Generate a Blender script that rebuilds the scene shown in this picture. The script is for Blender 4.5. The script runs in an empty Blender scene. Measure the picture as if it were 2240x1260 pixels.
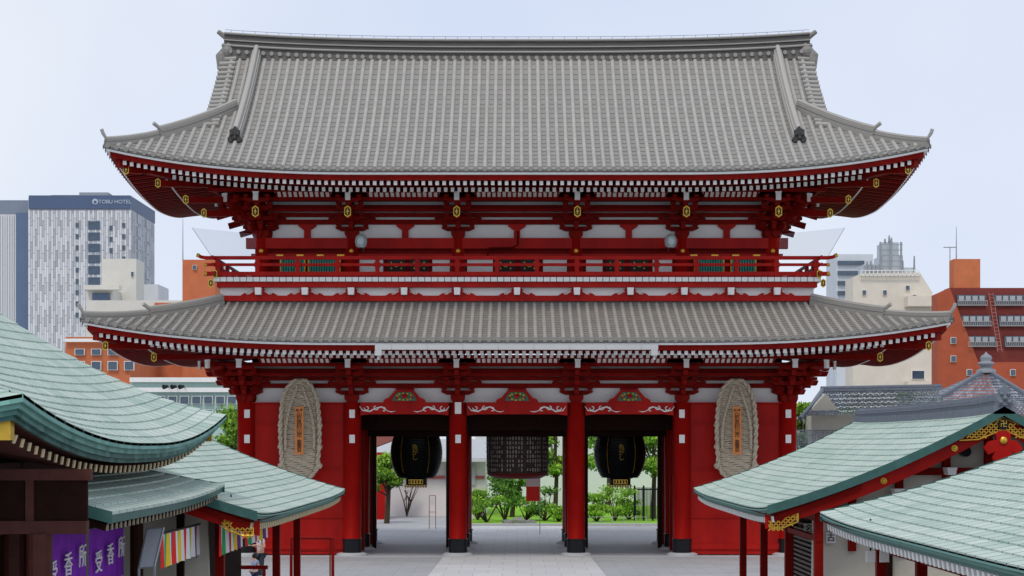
import bpy, math, random
from mathutils import Vector
random.seed(7)
sc=bpy.context.scene; COL=sc.collection
F=3850.; VX=1131.; HY=970.; ZC=4.455
def X_(px,Y): return (px-VX)*Y/F
def Z_(py,Y): return ZC+(HY-py)*Y/F
def P(px,py,Y): return Vector((X_(px,Y),Y,Z_(py,Y)))
V=Vector
# ---------------------------------------------------------------- materials
def mat(name,col,rough=.6,metal=0,col2=None,nscale=3.,namt=.25,bscale=0,bamt=0,valcol=None,spec=.2,stretch=None,alpha=1):
    m=bpy.data.materials.new(name); m.use_nodes=True; nt=m.node_tree; N=nt.nodes; Lk=nt.links
    b=N['Principled BSDF']; b.inputs['Roughness'].default_value=rough; b.inputs['Metallic'].default_value=metal; b.inputs['Alpha'].default_value=alpha
    b.inputs['Specular IOR Level'].default_value=spec
    tc=N.new('ShaderNodeTexCoord'); mp=N.new('ShaderNodeMapping'); Lk.new(tc.outputs['Object'],mp.inputs[0])
    if stretch: mp.inputs['Scale'].default_value=stretch
    nz=N.new('ShaderNodeTexNoise'); nz.inputs['Scale'].default_value=nscale; nz.inputs['Detail'].default_value=5; nz.inputs['Roughness'].default_value=.65
    Lk.new(mp.outputs[0],nz.inputs['Vector'])
    cr=N.new('ShaderNodeValToRGB'); cr.color_ramp.elements[0].position=.3; cr.color_ramp.elements[1].position=.72
    c2=col2 if col2 else tuple(c*(1-namt) for c in col)
    cr.color_ramp.elements[0].color=(*c2,1); cr.color_ramp.elements[1].color=(*col,1)
    Lk.new(nz.outputs['Fac'],cr.inputs[0]); out=cr.outputs[0]
    if valcol:
        at=N.new('ShaderNodeAttribute'); at.attribute_name='val'
        mx=N.new('ShaderNodeMixRGB'); mx.inputs[2].default_value=(*valcol,1)
        Lk.new(at.outputs['Fac'],mx.inputs[0]); Lk.new(out,mx.inputs[1]); out=mx.outputs[0]
    Lk.new(out,b.inputs['Base Color'])
    if bamt:
        n2=N.new('ShaderNodeTexNoise'); n2.inputs['Scale'].default_value=bscale; n2.inputs['Detail'].default_value=4
        Lk.new(mp.outputs[0],n2.inputs['Vector']); bp=N.new('ShaderNodeBump'); bp.inputs['Strength'].default_value=bamt; bp.inputs['Distance'].default_value=.03
        Lk.new(n2.outputs['Fac'],bp.inputs['Height']); Lk.new(bp.outputs[0],b.inputs['Normal'])
    return m
RED=mat('vermilion_paint',(.50,.012,.007),.5,nscale=.9,col2=(.29,.005,.004),bscale=6,bamt=.12,stretch=(1,1,.3),spec=.14)
RED_SHADE=mat('half_shade_red',(.24,.006,.003),.6,nscale=2,namt=.4,spec=.08)  # vermilion with the shade around brackets and eaves put into its colour
RED_DEEPSHADE=mat('deep_shade_red',(.12,.0035,.002),.65,nscale=2,namt=.4,spec=.05)  # darker copy again, painting in the deep shade under the eaves
WHT=mat('white_plaster',(.86,.86,.84),.7,nscale=1.2,namt=.07)
WHP=mat('white_paint',(.86,.86,.84),.5,nscale=5,namt=.1)
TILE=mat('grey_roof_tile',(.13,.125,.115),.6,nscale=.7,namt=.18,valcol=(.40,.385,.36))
TILED=mat('dark_ridge_tile',(.27,.26,.24),.6,nscale=5,namt=.4,bscale=20,bamt=.3)
GOLD=mat('gold_fitting',(.80,.50,.06),.35,metal=.55,nscale=12,namt=.3,spec=.4)
BLACK=mat('black_lacquer',(.012,.013,.016),.35,nscale=8,namt=.3)
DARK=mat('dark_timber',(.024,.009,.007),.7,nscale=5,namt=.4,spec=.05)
COP=mat('green_copper',(.42,.53,.46),.55,nscale=.9,col2=(.27,.40,.34),valcol=(.56,.63,.57),stretch=(1,.5,1))
COPE=mat('copper_edge',(.04,.12,.11),.5,nscale=4,col2=(.02,.06,.055),valcol=(.20,.42,.37))
STONE=mat('pale_stone',(.52,.53,.54),.8,nscale=3,namt=.12,bscale=30,bamt=.1)
STRAW=mat('straw',(.68,.59,.46),.9,nscale=9,col2=(.42,.35,.25),bscale=35,bamt=.8,stretch=(.35,1,2.2))
STRAWD=mat('shaded_straw',(.26,.20,.14),.9,nscale=12)
GREENW=mat('green_lattice',(.06,.42,.32),.5,nscale=4)
PURP=mat('purple_cloth',(.25,.03,.50),.8,nscale=3,namt=.25)
CREAM=mat('cream_plaster',(.62,.59,.50),.8,nscale=1.5,namt=.12)
BRN=mat('brown_timber',(.08,.022,.015),.55,nscale=5,namt=.4)
GREY=mat('grey_metal',(.35,.38,.41),.4,metal=.3,nscale=5)
GLASS=mat('window_glass',(.06,.10,.15),.12,nscale=.6,namt=.5,spec=.8)
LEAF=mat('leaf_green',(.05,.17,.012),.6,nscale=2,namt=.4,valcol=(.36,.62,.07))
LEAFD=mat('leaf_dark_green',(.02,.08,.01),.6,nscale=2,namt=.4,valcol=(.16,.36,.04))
BARK=mat('bark',(.09,.06,.04),.9,nscale=8,namt=.4)
ORNG=mat('orange_wood_board',(.76,.27,.08),.6,nscale=4,stretch=(3,1,.5))
def plain(n,c,r=.7,**k): return mat(n,c,r,nscale=k.pop('ns',.4),namt=k.pop('na',.12),**k)
# ---------------------------------------------------------------- mesh builder
class MB:
    def __init__(s): s.v=[];s.f=[];s.m=[];s.a=[];s.mi=0;s.val=0.5
    def add(s,vs,fs):
        b=len(s.v); s.v.extend(tuple(p) for p in vs)
        for f in fs: s.f.append(tuple(i+b for i in f)); s.m.append(s.mi); s.a.append(s.val)
        return s
    def quad(s,*p): return s.add(p,[tuple(range(len(p)))])
    def box(s,x0,x1,y0,y1,z0,z1):
        return s.add([(x0,y0,z0),(x1,y0,z0),(x1,y1,z0),(x0,y1,z0),(x0,y0,z1),(x1,y0,z1),(x1,y1,z1),(x0,y1,z1)],
          [(0,3,2,1),(4,5,6,7),(0,1,5,4),(1,2,6,5),(2,3,7,6),(3,0,4,7)])
    def cbox(s,c,sx,sy,sz): return s.box(c[0]-sx/2,c[0]+sx/2,c[1]-sy/2,c[1]+sy/2,c[2]-sz/2,c[2]+sz/2)
    def bar(s,p0,p1,w,h,up=V((0,0,1))):
        p0=V(p0);p1=V(p1);d=(p1-p0).normalized()
        if abs(d.dot(up))>.99: up=V((0,1,0))
        sd=d.cross(up).normalized(); u=sd.cross(d)
        vs=[]
        for p in (p0,p1):
            for a,b in((-1,-1),(1,-1),(1,1),(-1,1)): vs.append(p+sd*a*w/2+u*b*h/2)
        return s.add(vs,[(0,1,2,3),(7,6,5,4),(0,4,5,1),(1,5,6,2),(2,6,7,3),(3,7,4,0)])
    def tube(s,p0,p1,r0,r1=None,n=12,cap=True): return s.path([p0,p1],[r0,r1 if r1 is not None else r0],n,cap)
    def path(s,pts,r,n=8,cap=True,flat=1):
        pts=[V(p) for p in pts]; k=len(pts)
        if not isinstance(r,(list,tuple)): r=[r]*k
        vs=[];ref=None
        for i,p in enumerate(pts):
            d=(pts[min(i+1,k-1)]-pts[max(i-1,0)]).normalized()
            if ref is None: ref=V((0,0,1)) if abs(d.z)<.9 else V((0,1,0))
            a=d.cross(ref)
            if a.length<1e-4: a=d.cross(V((1,0,0)))
            a.normalize(); b=a.cross(d).normalized(); ref=b
            for j in range(n):
                t=2*math.pi*j/n; vs.append(p+a*math.cos(t)*r[i]+b*math.sin(t)*r[i])
        fs=[]
        for i in range(k-1):
            for j in range(n): fs.append((i*n+j,i*n+(j+1)%n,(i+1)*n+(j+1)%n,(i+1)*n+j))
        if cap: fs+= [tuple(range(n)),tuple(range((k-1)*n,k*n))]
        return s.add(vs,fs)
    def prism(s,pts,a0,a1,ax='y'):
        n=len(pts)
        f=(lambda p,a:(p[0],a,p[1])) if ax=='y' else ((lambda p,a:(a,p[0],p[1])) if ax=='x' else (lambda p,a:(p[0],p[1],a)))
        vs=[f(p,a0) for p in pts]+[f(p,a1) for p in pts]
        return s.add(vs,[tuple(range(n)),tuple(range(2*n-1,n-1,-1))]+[(i,(i+1)%n,n+(i+1)%n,n+i) for i in range(n)])
    def lathe(s,c,prof,n=20):
        vs=[];fs=[]
        for r,z in prof:
            for j in range(n):
                t=2*math.pi*j/n; vs.append((c[0]+r*math.cos(t),c[1]+r*math.sin(t),c[2]+z))
        for i in range(len(prof)-1):
            for j in range(n): fs.append((i*n+j,i*n+(j+1)%n,(i+1)*n+(j+1)%n,(i+1)*n+j))
        fs+=[tuple(range(n)),tuple(range((len(prof)-1)*n,len(prof)*n))]
        return s.add(vs,fs)
    def ball(s,c,rx,ry=None,rz=None,n=10,m=7):
        ry=ry or rx; rz=rz or rx; vs=[];fs=[]
        for i in range(m+1):
            p=math.pi*i/m
            for j in range(n):
                t=2*math.pi*j/n; vs.append((c[0]+rx*math.sin(p)*math.cos(t),c[1]+ry*math.sin(p)*math.sin(t),c[2]-rz*math.cos(p)))
        for i in range(m):
            for j in range(n): fs.append((i*n+j,i*n+(j+1)%n,(i+1)*n+(j+1)%n,(i+1)*n+j))
        return s.add(vs,fs)
    def sweep(s,secs,close=True,caps=True):
        n=len(secs[0]); vs=[p for q in secs for p in q]; fs=[]
        for i in range(len(secs)-1):
            for j in range(n if close else n-1): fs.append((i*n+j,i*n+(j+1)%n,(i+1)*n+(j+1)%n,(i+1)*n+j))
        if caps and close: fs+=[tuple(range(n)),tuple(range((len(secs)-1)*n,len(secs)*n))]
        return s.add(vs,fs)
    def build(s,name,mats,parent=None,smooth=False,origin=None):
        if not isinstance(mats,(list,tuple)): mats=[mats]
        if parent is not None: o0=BASE[parent.name]
        elif origin is not None: o0=V(origin)
        else:
            xs=[v[0] for v in s.v];ys=[v[1] for v in s.v];zs=[v[2] for v in s.v]
            o0=V(((min(xs)+max(xs))/2,(min(ys)+max(ys))/2,min(zs)))
        me=bpy.data.meshes.new(name)
        me.from_pydata([(v[0]-o0.x,v[1]-o0.y,v[2]-o0.z) for v in s.v],[],s.f)
        for m in mats: me.materials.append(m)
        me.polygons.foreach_set('material_index',s.m)
        if smooth: me.polygons.foreach_set('use_smooth',[True]*len(s.f))
        at=me.attributes.new('val','FLOAT','FACE'); at.data.foreach_set('value',s.a)
        me.update()
        o=bpy.data.objects.new(name,me); COL.objects.link(o)
        if parent is not None: o.parent=parent
        else: o.location=o0
        BASE[o.name]=o0.copy()
        return o
BASE={}
def tag(o,label,cat,group=None,kind=None):
    if label:o['label']=label
    if cat:o['category']=cat
    if group:o['group']=group
    if kind:o['kind']=kind
    return o
def thing(name,label,cat,loc,group=None):
    o=bpy.data.objects.new(name,None); COL.objects.link(o); o.location=loc; o.empty_display_size=.3
    BASE[o.name]=V(loc); return tag(o,label,cat,group)
def cpr(o,loc,rz=0,parent=None,sx=1):
    c=o.copy(); COL.objects.link(c); c.parent=parent if parent is not None else o.parent
    c.location=loc; c.rotation_euler=(0,0,rz); c.scale=(sx,1,1); BASE[c.name]=BASE[o.name]
    for ch in list(o.children):
        d=ch.copy(); COL.objects.link(d); d.parent=c
    return c
def text(s,size,loc,rot,m,parent,name='lettering',ls=.95,ext=.006,sx=1):
    cu=bpy.data.curves.new(name,'FONT'); cu.body=s; cu.size=size; cu.extrude=ext; cu.align_x='CENTER'; cu.align_y='CENTER'; cu.space_line=ls
    o=bpy.data.objects.new(name,cu); COL.objects.link(o); bpy.context.view_layer.update()
    me=bpy.data.meshes.new_from_object(o.evaluated_get(bpy.context.evaluated_depsgraph_get()))
    bpy.data.objects.remove(o); me.materials.clear(); me.materials.append(m)
    o=bpy.data.objects.new(name,me); COL.objects.link(o); o.parent=parent; o.rotation_euler=rot; o.scale=(sx,1,1)
    o.location=V(loc)-(BASE[parent.name] if parent else V((0,0,0))); return o
H=math.pi/2
# ================================================================= GATE
GC=V((0,74,0))
gate=thing('temple_gate','huge two storey vermilion temple gate with double grey tiled roofs filling the view','gate',(0,74,0))
class Roof:
    def __init__(s,Xc,Yf,Yb,prof,L,hd): s.Xc,s.Yf,s.Yb,s.prof,s.L,s.hd=Xc,Yf,Yb,prof,L,hd; s.yc=(Yf+Yb)/2
    def hl(s,side): return s.Xc if side in 'FB' else (s.Yb-s.Yf)/2
    def g(s,u): return s.L*max(0,1-max(u,-.3)/10)**2.5
    def xy(s,side,q,d):
        return {'F':(q,s.Yf+d),'B':(q,s.Yb-d),'L':(-s.Xc+d,s.yc+q),'R':(s.Xc-d,s.yc+q)}[side]
    def S(s,side,q,d,dz=0):
        u=s.hl(side)-abs(q); x,y=s.xy(side,q,d)
        return V((x,y,s.prof(max(d,0))+s.g(u)*max(0,1-d/s.hd)+dz))
    def E(s,side,q,d,dz=0):
        u=s.hl(side)-abs(q); x,y=s.xy(side,q,d); return V((x,y,s.prof(0)+s.g(u)+dz))
PITCH=.345
def tiles(mb,R,side,pitch,dmax,step=.3,r=.08):
    hl=R.hl(side); n=int(2*hl/pitch); off=-(n-1)*pitch/2
    for i in range(n):
        q=off+i*pitch
        d=0; dm=dmax(q+pitch/2); cv=random.uniform(-.04,.04)
        while d<dm-.02 and i<n-1:
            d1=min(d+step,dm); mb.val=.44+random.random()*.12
            a=[R.S(side,q,d,.05),R.S(side,q+pitch/2,d,.02),R.S(side,q+pitch,d,.05)]
            b=[R.S(side,q,d1,.03),R.S(side,q+pitch/2,d1,-.005),R.S(side,q+pitch,d1,.03)]
            c=[R.S(side,q,d,.025),R.S(side,q+pitch/2,d,-.01),R.S(side,q+pitch,d,.025)]
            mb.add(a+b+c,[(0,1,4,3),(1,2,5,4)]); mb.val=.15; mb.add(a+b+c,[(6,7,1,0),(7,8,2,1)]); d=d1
        d=0; dm=dmax(q); K=6; first=True
        while d<dm-.02:
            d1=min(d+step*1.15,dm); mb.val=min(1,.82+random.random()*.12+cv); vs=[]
            for dd,rr in((d,r*1.03),(d1,r*.97)):
                for k in range(K+1):
                    t=math.pi*k/K; vs.append(R.S(side,q+rr*math.cos(t),dd,.035+rr*1.1*math.sin(t)))
            mb.add(vs,[(k,k+1,K+2+k,K+1+k) for k in range(K)])
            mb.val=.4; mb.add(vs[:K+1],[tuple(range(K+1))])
            if first:
                mb.val=.4; dv=[]
                for k in range(10):
                    t=2*math.pi*k/10; p=R.S(side,q,0,.04+.10*math.sin(t)); x,y=R.xy(side,q+.098*math.cos(t),-.04); dv.append((x,y,p.z))
                mb.add(dv,[tuple(range(10))]); first=False
            d=d1
def eavestrip(mb,R,sides,pts,n=48,inw=True):
    for side in sides:
        hl=R.hl(side); secs=[]
        for i in range(n+1):
            t=-1+2*i/n; secs.append([R.E(side,t*(hl-d),d,dz) for d,dz in pts])
        mb.sweep(secs,close=len(pts)>2)
RAFT=MB(); RTIP=MB()
def rafters(R,sides,pitch,d0,d1,z0,rise,w,h,mi,m_,single=False):
    for side in sides:
        hl=R.hl(side); n=int(2*(hl-d0)/pitch)
        for i in range(n+1):
            q=(-n/2+i)*pitch; e=min(d1,hl-abs(q))
            if e<d0+.12: continue
            a=R.E(side,q,d0,z0); b=R.E(side,q,e,z0+rise*(e-d0)); c=R.E(side,q,d0-.025,z0); dd=(b-a).normalized()
            if single and side=='F' and abs(q)<50*pitch:
                m=MB(); m.bar(a,b,w,h); r=m.build('rafter',m_,gate); m=MB(); m.bar(c,a+dd*.03,w+.012,h+.012); m.build('white_tip',WHP,r)
            else:
                RAFT.mi=mi if side=='F' else (0 if i%2 else 1); RAFT.bar(a,b,w,h); RTIP.bar(c,a+dd*.03,w+.012,h+.012)
def ridge(mb,pts,w,h,cap=True):
    secs=[];k=len(pts); pts=[V(p) for p in pts]
    for i,p in enumerate(pts):
        d=pts[min(i+1,k-1)]-pts[max(i-1,0)]; d.z=0; d.normalize(); sd=V((-d.y,d.x,0))
        secs.append([p+sd*a*w+V((0,0,b*h)) for a,b in((-.5,-.3),(-.5,.25),(-.42,.27),(-.42,.5),(-.5,.52),(-.4,.56),(-.4,.8),(-.22,.84),(-.2,1),(.2,1),(.22,.84),(.4,.8),(.4,.56),(.5,.52),(.42,.5),(.42,.27),(.5,.25),(.5,-.3))])
    mb.sweep(secs)
def oni(mb,p,d,s):
    p=V(p); d=V((d[0],d[1],0)).normalized(); sd=V((-d.y,d.x,0)); up=V((0,0,1))
    shape=[(-.5,-.5),(-.62,-.1),(-.42,.15),(-.45,.5),(-.15,.62),(0,.8),(.15,.62),(.45,.5),(.42,.15),(.62,-.1),(.5,-.5)]
    f=[p+sd*a*s*.8+up*b*s+d*.12*s for a,b in shape]; b=[p+sd*a*s*.8+up*b_*s-d*.25*s for a,b_ in shape]
    n=len(f); mb.add(f+b,[tuple(range(n)),tuple(range(2*n-1,n-1,-1))]+[(i,(i+1)%n,n+(i+1)%n,n+i) for i in range(n)])
    for a,b,r in((-.2,.2,.13),(.2,.2,.13),(0,-.05,.17),(-.25,-.3,.14),(.25,-.3,.14)):
        c=p+sd*a*s+up*b*s+d*.15*s; mb.ball(c,r*s,n=7,m=5)
def horn(mb,p,d,s):
    p=V(p); d=V((d[0],d[1],0)).normalized()
    mb.path([p-d*1.4*s-V((0,0,.04*s)),p-d*.4*s+V((0,0,.06*s)),p+d*.2*s+V((0,0,.2*s)),p+d*.6*s+V((0,0,.5*s))],[.16*s,.18*s,.17*s,.13*s],8)
# --- upper roof
a_,b_=.58,.0257
RU=Roof(15.53,66,82,lambda d:14.71+a_*d+b_*d*d,.92,6)
XV=12.15; DR=7.5
up=MB()
tiles(up,RU,'F',PITCH,lambda q:DR if abs(q)<=XV else RU.Xc-abs(q))
tiles(up,RU,'L',PITCH,lambda q:min(4.4,8-abs(q))); tiles(up,RU,'R',PITCH,lambda q:min(4.4,8-abs(q)))
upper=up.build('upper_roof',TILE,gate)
bk=MB(); n=24; bk.val=.6
for i in range(n):
    d0=DR*i/n; d1=DR*(i+1)/n
    bk.quad(RU.S('B',-XV,d0),RU.S('B',XV,d0),RU.S('B',XV,d1),RU.S('B',-XV,d1))
for sg in(-1,1):
    for i in range(12):
        d0=3.4*i/12;d1=3.4*(i+1)/12
        bk.quad(RU.S('B',sg*XV,d0),RU.S('B',sg*(15.53-d0),d0),RU.S('B',sg*(15.53-d1),d1),RU.S('B',sg*XV,d1))
bk.build('rear_slope',TILE,upper)
for sg in(-1,1):
    vg=MB(); d=3.1
    while d<DR:
        p=RU.S('F',sg*XV,d); vg.val=.7+.2*random.random()
        vg.tube((sg*(XV-.45),p.y,p.z+.08),(sg*(XV+.2),p.y,p.z+.05),.1,.1,8); vg.val=.15
        vg.cbox((sg*(XV+.02),p.y+.13,p.z-.06),.3,.12,.1)
        d+=.27
    secs=[]; vg.val=.3
    for i in range(16):
        d=3.0+(DR-3.0)*i/15; p=RU.S('F',sg*(XV),d); secs.append([(sg*(XV-.3),p.y,p.z+.02),(sg*(XV+.1),p.y,p.z+.02),(sg*(XV+.1),p.y,p.z-.3),(sg*(XV-.3),p.y,p.z-.3)])
    vg.sweep(secs); vg.build('verge_tiles',TILE,upper)
    gw=MB()
    pts=[(RU.Yf+3.4+(DR-3.4)*i/8,RU.prof(3.4+(DR-3.4)*i/8)-.2) for i in range(9)]
    pts+=[(148-y,z) for y,z in reversed(pts)]; gw.prism(pts,sg*11.3,sg*11.45,'x')
    gw.build('gable_wall',RED_DEEPSHADE,gate)
mr=MB(); pts=[]
RZ=lambda x:20.58+.30*(abs(x)/12.25)**3
for i in range(33):
    x=-12.25+24.5*i/32; pts.append((x,74,RZ(x)))
def sec(x,prs): return [(x,74+a,RZ(x)+b) for a,b in prs]
prs=[(-.62,-.35),(-.62,.02),(-.5,.04),(-.5,.16),(-.56,.17),(-.56,.22),(-.42,.23),(-.40,.40),(-.46,.41),(-.46,.46),(-.36,.47),(-.34,.66),(-.44,.68),(-.44,.74),(-.2,.80),(.2,.80),(.44,.74),(.34,.66),(.4,.2),(.62,.0),(.62,-.35)]
mr.sweep([sec(p[0],prs) for p in pts])
mainr=mr.build('main_ridge',mat('ridge_body_tile',(.17,.16,.148),.6,nscale=5,namt=.45,stretch=(.3,1,6)),upper)
for (a,b,r) in((-.56,.2,.045),(-.46,.44,.025),(-.4,.74,.05)):
    m=MB(); m.val=.75; m.path([(p[0],74+a-.01,p[2]+b) for p in pts],r,6); m.build('ridge_moulding',TILE,mainr)
m=MB(); m.val=.6; m.tube((-11.95,73.3,RZ(11.95)-.06),(-11.95,73.4,RZ(11.95)-.06),.09,.09,8); e0=m.build('ridge_end_tile',TILE,mainr); x=-11.95+PITCH
while x<12.0: cpr(e0,V(e0.location)+V((x+11.95,0,RZ(x)-RZ(11.95)))); x+=PITCH
m=MB()
for k in range(49): x=-12+.5*k; m.tube((x,73.9,RZ(x)+.78),(x,73.9,RZ(x)+.96),.01,.01,4)
m.path([(p[0],73.9,p[2]+.95) for p in pts],.01,4); m.build('lightning_wire',GREY,mainr)
SOOT=mat('sooty_tile',(.06,.06,.058),.6)
for sg in(-1,1):
    m=MB(); oni(m,(sg*12.15,74,20.95),(sg,0),.9); horn(m,(sg*12.15,74,21.42),(sg,0),.7)
    m.path([(sg*12.0,73.7,21.1),(sg*12.35,73.5,20.6),(sg*12.3,73.4,20.1),(sg*12.15,73.3,19.85)],[.2,.25,.2,.1],7); m.ball((sg*12.1,73.5,20.8),.28,.25,.28)
    m.path([(sg*11.9,73.4,20.3),(sg*11.75,73.3,19.9)],[.2,.12],7)
    m.build('ridge_end_ornament',TILED,mainr)
    m=MB(); pp=[]
    for i in range(14):
        d=2.0+(DR-2.0)*i/13; p=RU.S('F',sg*10.88,d,.02); pp.append(p)
    m.val=.8; ridge(m,pp,.40,.5); m.val=.95
    pt=[p+V((0,0,.5)) for p in pp]; m.path(pt,.1,8)
    r=m.build('descending_ridge',TILE,upper)
    m=MB(); p=RU.S('F',sg*10.9,1.95,.2); oni(m,p,(0,-1),.55); m.build('ogre_tile',SOOT,r)
def corner(R,XC,parent,ds,h1):
    for sg in(-1,1):
        m=MB(); pp=[R.S('F',sg*(XC-d),d,.05) for d in ds]; m.val=.55; ridge(m,pp,.32,h1); m.val=.9; m.path([p+V((0,0,h1)) for p in pp]+[pp[-1]+V((sg*.18,-.18,h1+.14))],.08,7)
        r=m.build('corner_ridge',TILE,parent)
        m=MB(); m.val=.3; oni(m,pp[-1]+V((0,0,.13)),(sg,-1),.30); pp=[R.S('F',sg*(XC-d),d,.03) for d in [ds[-1],1.3,.8,.4,.1]]; m.val=.55; ridge(m,pp,.26,.24); m.val=.9; m.path([p+V((0,0,.24)) for p in pp]+[pp[-1]+V((sg*.1,-.1,.42)),pp[-1]+V((sg*.14,-.14,.56))],.07,7); m.val=.3; oni(m,pp[-1]+V((0,0,.08)),(sg,-1),.24)
        m.build('corner_ridge_tail',TILE,r)
corner(RU,15.53,upper,[4.3,3.8,3.2,2.6,2.1,1.75],.36)
def eaves(R,DD,single):
    m=MB(); eavestrip(m,R,'FLRB',[(.02,.0),(.02,-.05),(.5,-.05),(.5,0)]); m.build('under_tile_board',TILED,gate)
    m=MB(); eavestrip(m,R,'FLR',[(.10,-.07),(.10,-.15),(.4,-.15),(.4,-.07)]); m.build('white_eave_board',WHP,gate)
    m=MB(); eavestrip(m,R,'FLR',[(.22,-.152),(.22,-.34),(.45,-.34),(.45,-.152)]); m.build('eave_fascia',RED_SHADE,gate)
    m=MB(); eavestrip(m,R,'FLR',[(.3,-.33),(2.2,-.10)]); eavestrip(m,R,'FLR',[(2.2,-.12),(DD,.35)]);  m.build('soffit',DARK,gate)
    rafters(R,'FLR',.262,.42,2.3,-.43,.12,.12,.14,0,RED_SHADE,single); rafters(R,'FLR',.262,1.95,DD-.2,-.46,.12,.12,.15,1,RED_DEEPSHADE)
    m=MB(); eavestrip(m,R,'FLR',[(2.0,-.385),(2.0,-.2),(2.15,-.2),(2.15,-.36)]); m.build('rafter_batten',RED_DEEPSHADE,gate)
    for sg in(-1,1):
        m=MB(); z0=R.prof(0)+R.L
        m.bar((sg*(R.Xc-.45),R.Yf+.45,z0-.55),(sg*(R.Xc-5),R.Yf+5,R.prof(0)-.2),.3,.36); h=m.build('hip_rafter',RED_SHADE,gate)
eaves(RU,5.6,False)
# --- lower roof
RL=Roof(16.14,65,83,lambda d:8.25+.315*d+.0105*d*d,.78,6)
lo=MB(); tiles(lo,RL,'F',PITCH,lambda q:min(4.8,16.14-abs(q))); tiles(lo,RL,'L',PITCH,lambda q:min(4.3,9-abs(q))); tiles(lo,RL,'R',PITCH,lambda q:min(4.3,9-abs(q)))
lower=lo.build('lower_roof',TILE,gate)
m=MB()
for i in range(10):
    d0=4.8*i/10;d1=4.8*(i+1)/10; m.quad(RL.S('B',-16.14+d0,d0),RL.S('B',16.14-d0,d0),RL.S('B',16.14-d1,d1),RL.S('B',-16.14+d1,d1))
m.build('rear_slope',TILE,lower)
eaves(RL,5.3,True)
rf=RAFT.build('rafter',[RED_SHADE,RED_DEEPSHADE],gate); rf['kind']='stuff'; rt=RTIP.build('white_tip',WHP,rf); rt['kind']='stuff'
corner(RL,16.14,lower,[4.5,3.8,3.2,2.6,2.1],.33)
m=MB(); ridge(m,[(x,69.72,9.94) for x in(-11.9,0,11.9)],.24,.14); m.build('top_flashing',TILED,lower)
m=MB(); xs=[X_(p,64.8) for p in(820,857,935,1013,1090,1168,1246,1325,1403,1440)]
for a,b in zip(xs,xs[1:]): m.box(a+.01,b-.01,64.72,64.88,Z_(765,64.8),Z_(753.5,64.8))
m.box(xs[0]+.02,xs[-1]-.02,64.74,64.86,Z_(764,64.8),Z_(754,64.8))
for p in(828,1431):
    m.box(X_(p-7,64.8),X_(p+7,64.8),64.7,64.9,Z_(778,64.8),Z_(765.2,64.8)); m.tube(P(p,778,64.8),P(p,787,64.8),.05,.05,8)
m.build('rain_gutter',plain('gutter_metal',(.50,.51,.51),.5),gate)
PL=None
def gplate(loc,rz=0,par=gate,s=1):
    global PL
    if PL is None:
        m=MB(); hx=[(-.5,-.38),(-.5,.38),(0,.62),(.5,.38),(.5,-.38),(0,-.62)]
        m.prism([(a*.26,b*.38) for a,b in hx],-.02,.02); m.mi=1; m.prism([(a*.19,b*.28) for a,b in hx],-.03,-.021); m.mi=0
        m.tube((0,-.045,0),(0,-.031,0),.05,.05,8)
        for a,b in((0,.085),(0,-.085)): m.tube((a,-.042,b),(a,-.031,b),.03,.03,6)
        me=bpy.data.meshes.new('gold_plate'); me.from_pydata(m.v,[],m.f); me.materials.append(GOLD); me.materials.append(BLACK); me.polygons.foreach_set('material_index',m.m); PL=me
    o=bpy.data.objects.new('gold_plate',PL); COL.objects.link(o); o.parent=par; o.location=V(loc)-BASE[par.name]; o.rotation_euler=(0,0,rz); o.scale=(s,s,s); return o
def bracket_mesh(tail):
    m=MB(); m.prism([(-.19,0),(.19,0),(.28,.14),(.28,.3),(-.28,.3),(-.28,.14)],-.3,.3)
    def arm(y,z,L,w=.16,h=.17): m.prism([(-L,z+h),(L,z+h),(L,z+h*.55),(L-.22,z),(-L+.22,z),(-L,z+h*.55)],y-w/2,y+w/2)
    def blk(x,y,z,s=.22): m.prism([(x-s*.3,z),(x+s*.3,z),(x+s*.5,z+.07),(x+s*.5,z+.13),(x-s*.5,z+.13),(x-s*.5,z+.07)],y-s/2,y+s/2)
    def fwd(y,z): m.box(-.09,.09,y,.2,z,z+.2); m.prism([(y-.12,z+.2),(y,z+.2),(y,z),(y-.04,z+.02)],-.09,.09,'x')
    arm(-.02,.3,.66); fwd(-.6,.302)
    for x in(-.55,0,.55): blk(x,-.02,.48)
    blk(0,-.55,.51)
    arm(-.55,.66,.55); arm(-.03,.66,.95); fwd(-1.1,.662)
    for x in(-.44,0,.44): blk(x,-.55,.84)
    for x in(-.84,.84): blk(x,-.03,.84)
    blk(0,-1.05,.87); arm(-1.05,1.02,.55); fwd(-1.5,1.022)
    for x in(-.44,0,.44): blk(x,-1.05,1.2)
    if tail:
        m.bar((0,.1,1.42),(0,-1.85,.86),.18,.24); blk(0,-1.6,1.12); arm(-1.6,1.26,.52,.14,.15)
        for x in(-.42,0,.42): blk(x,-1.6,1.42,.18)
    else: arm(-1.5,1.24,.52,.14,.15)
    m.box(-.09,.09,-1.8,0,1.4,1.58)
    return m
def bset(tail):
    m=bracket_mesh(tail)
    me=bpy.data.meshes.new('bracket_set'); me.from_pydata(m.v,[],m.f); me.materials.append(RED_SHADE)
    return me
BT=bset(True); BN=bset(False)
nz=MB(); nz.prism([(-.13,0),(.13,0),(.10,-.1),(.10,-.34),(-.10,-.34),(-.10,-.1)],-.05,.05)
nme=bpy.data.meshes.new('white_nose'); nme.from_pydata(nz.v,[],nz.f); nme.materials.append(WHP)
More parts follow.
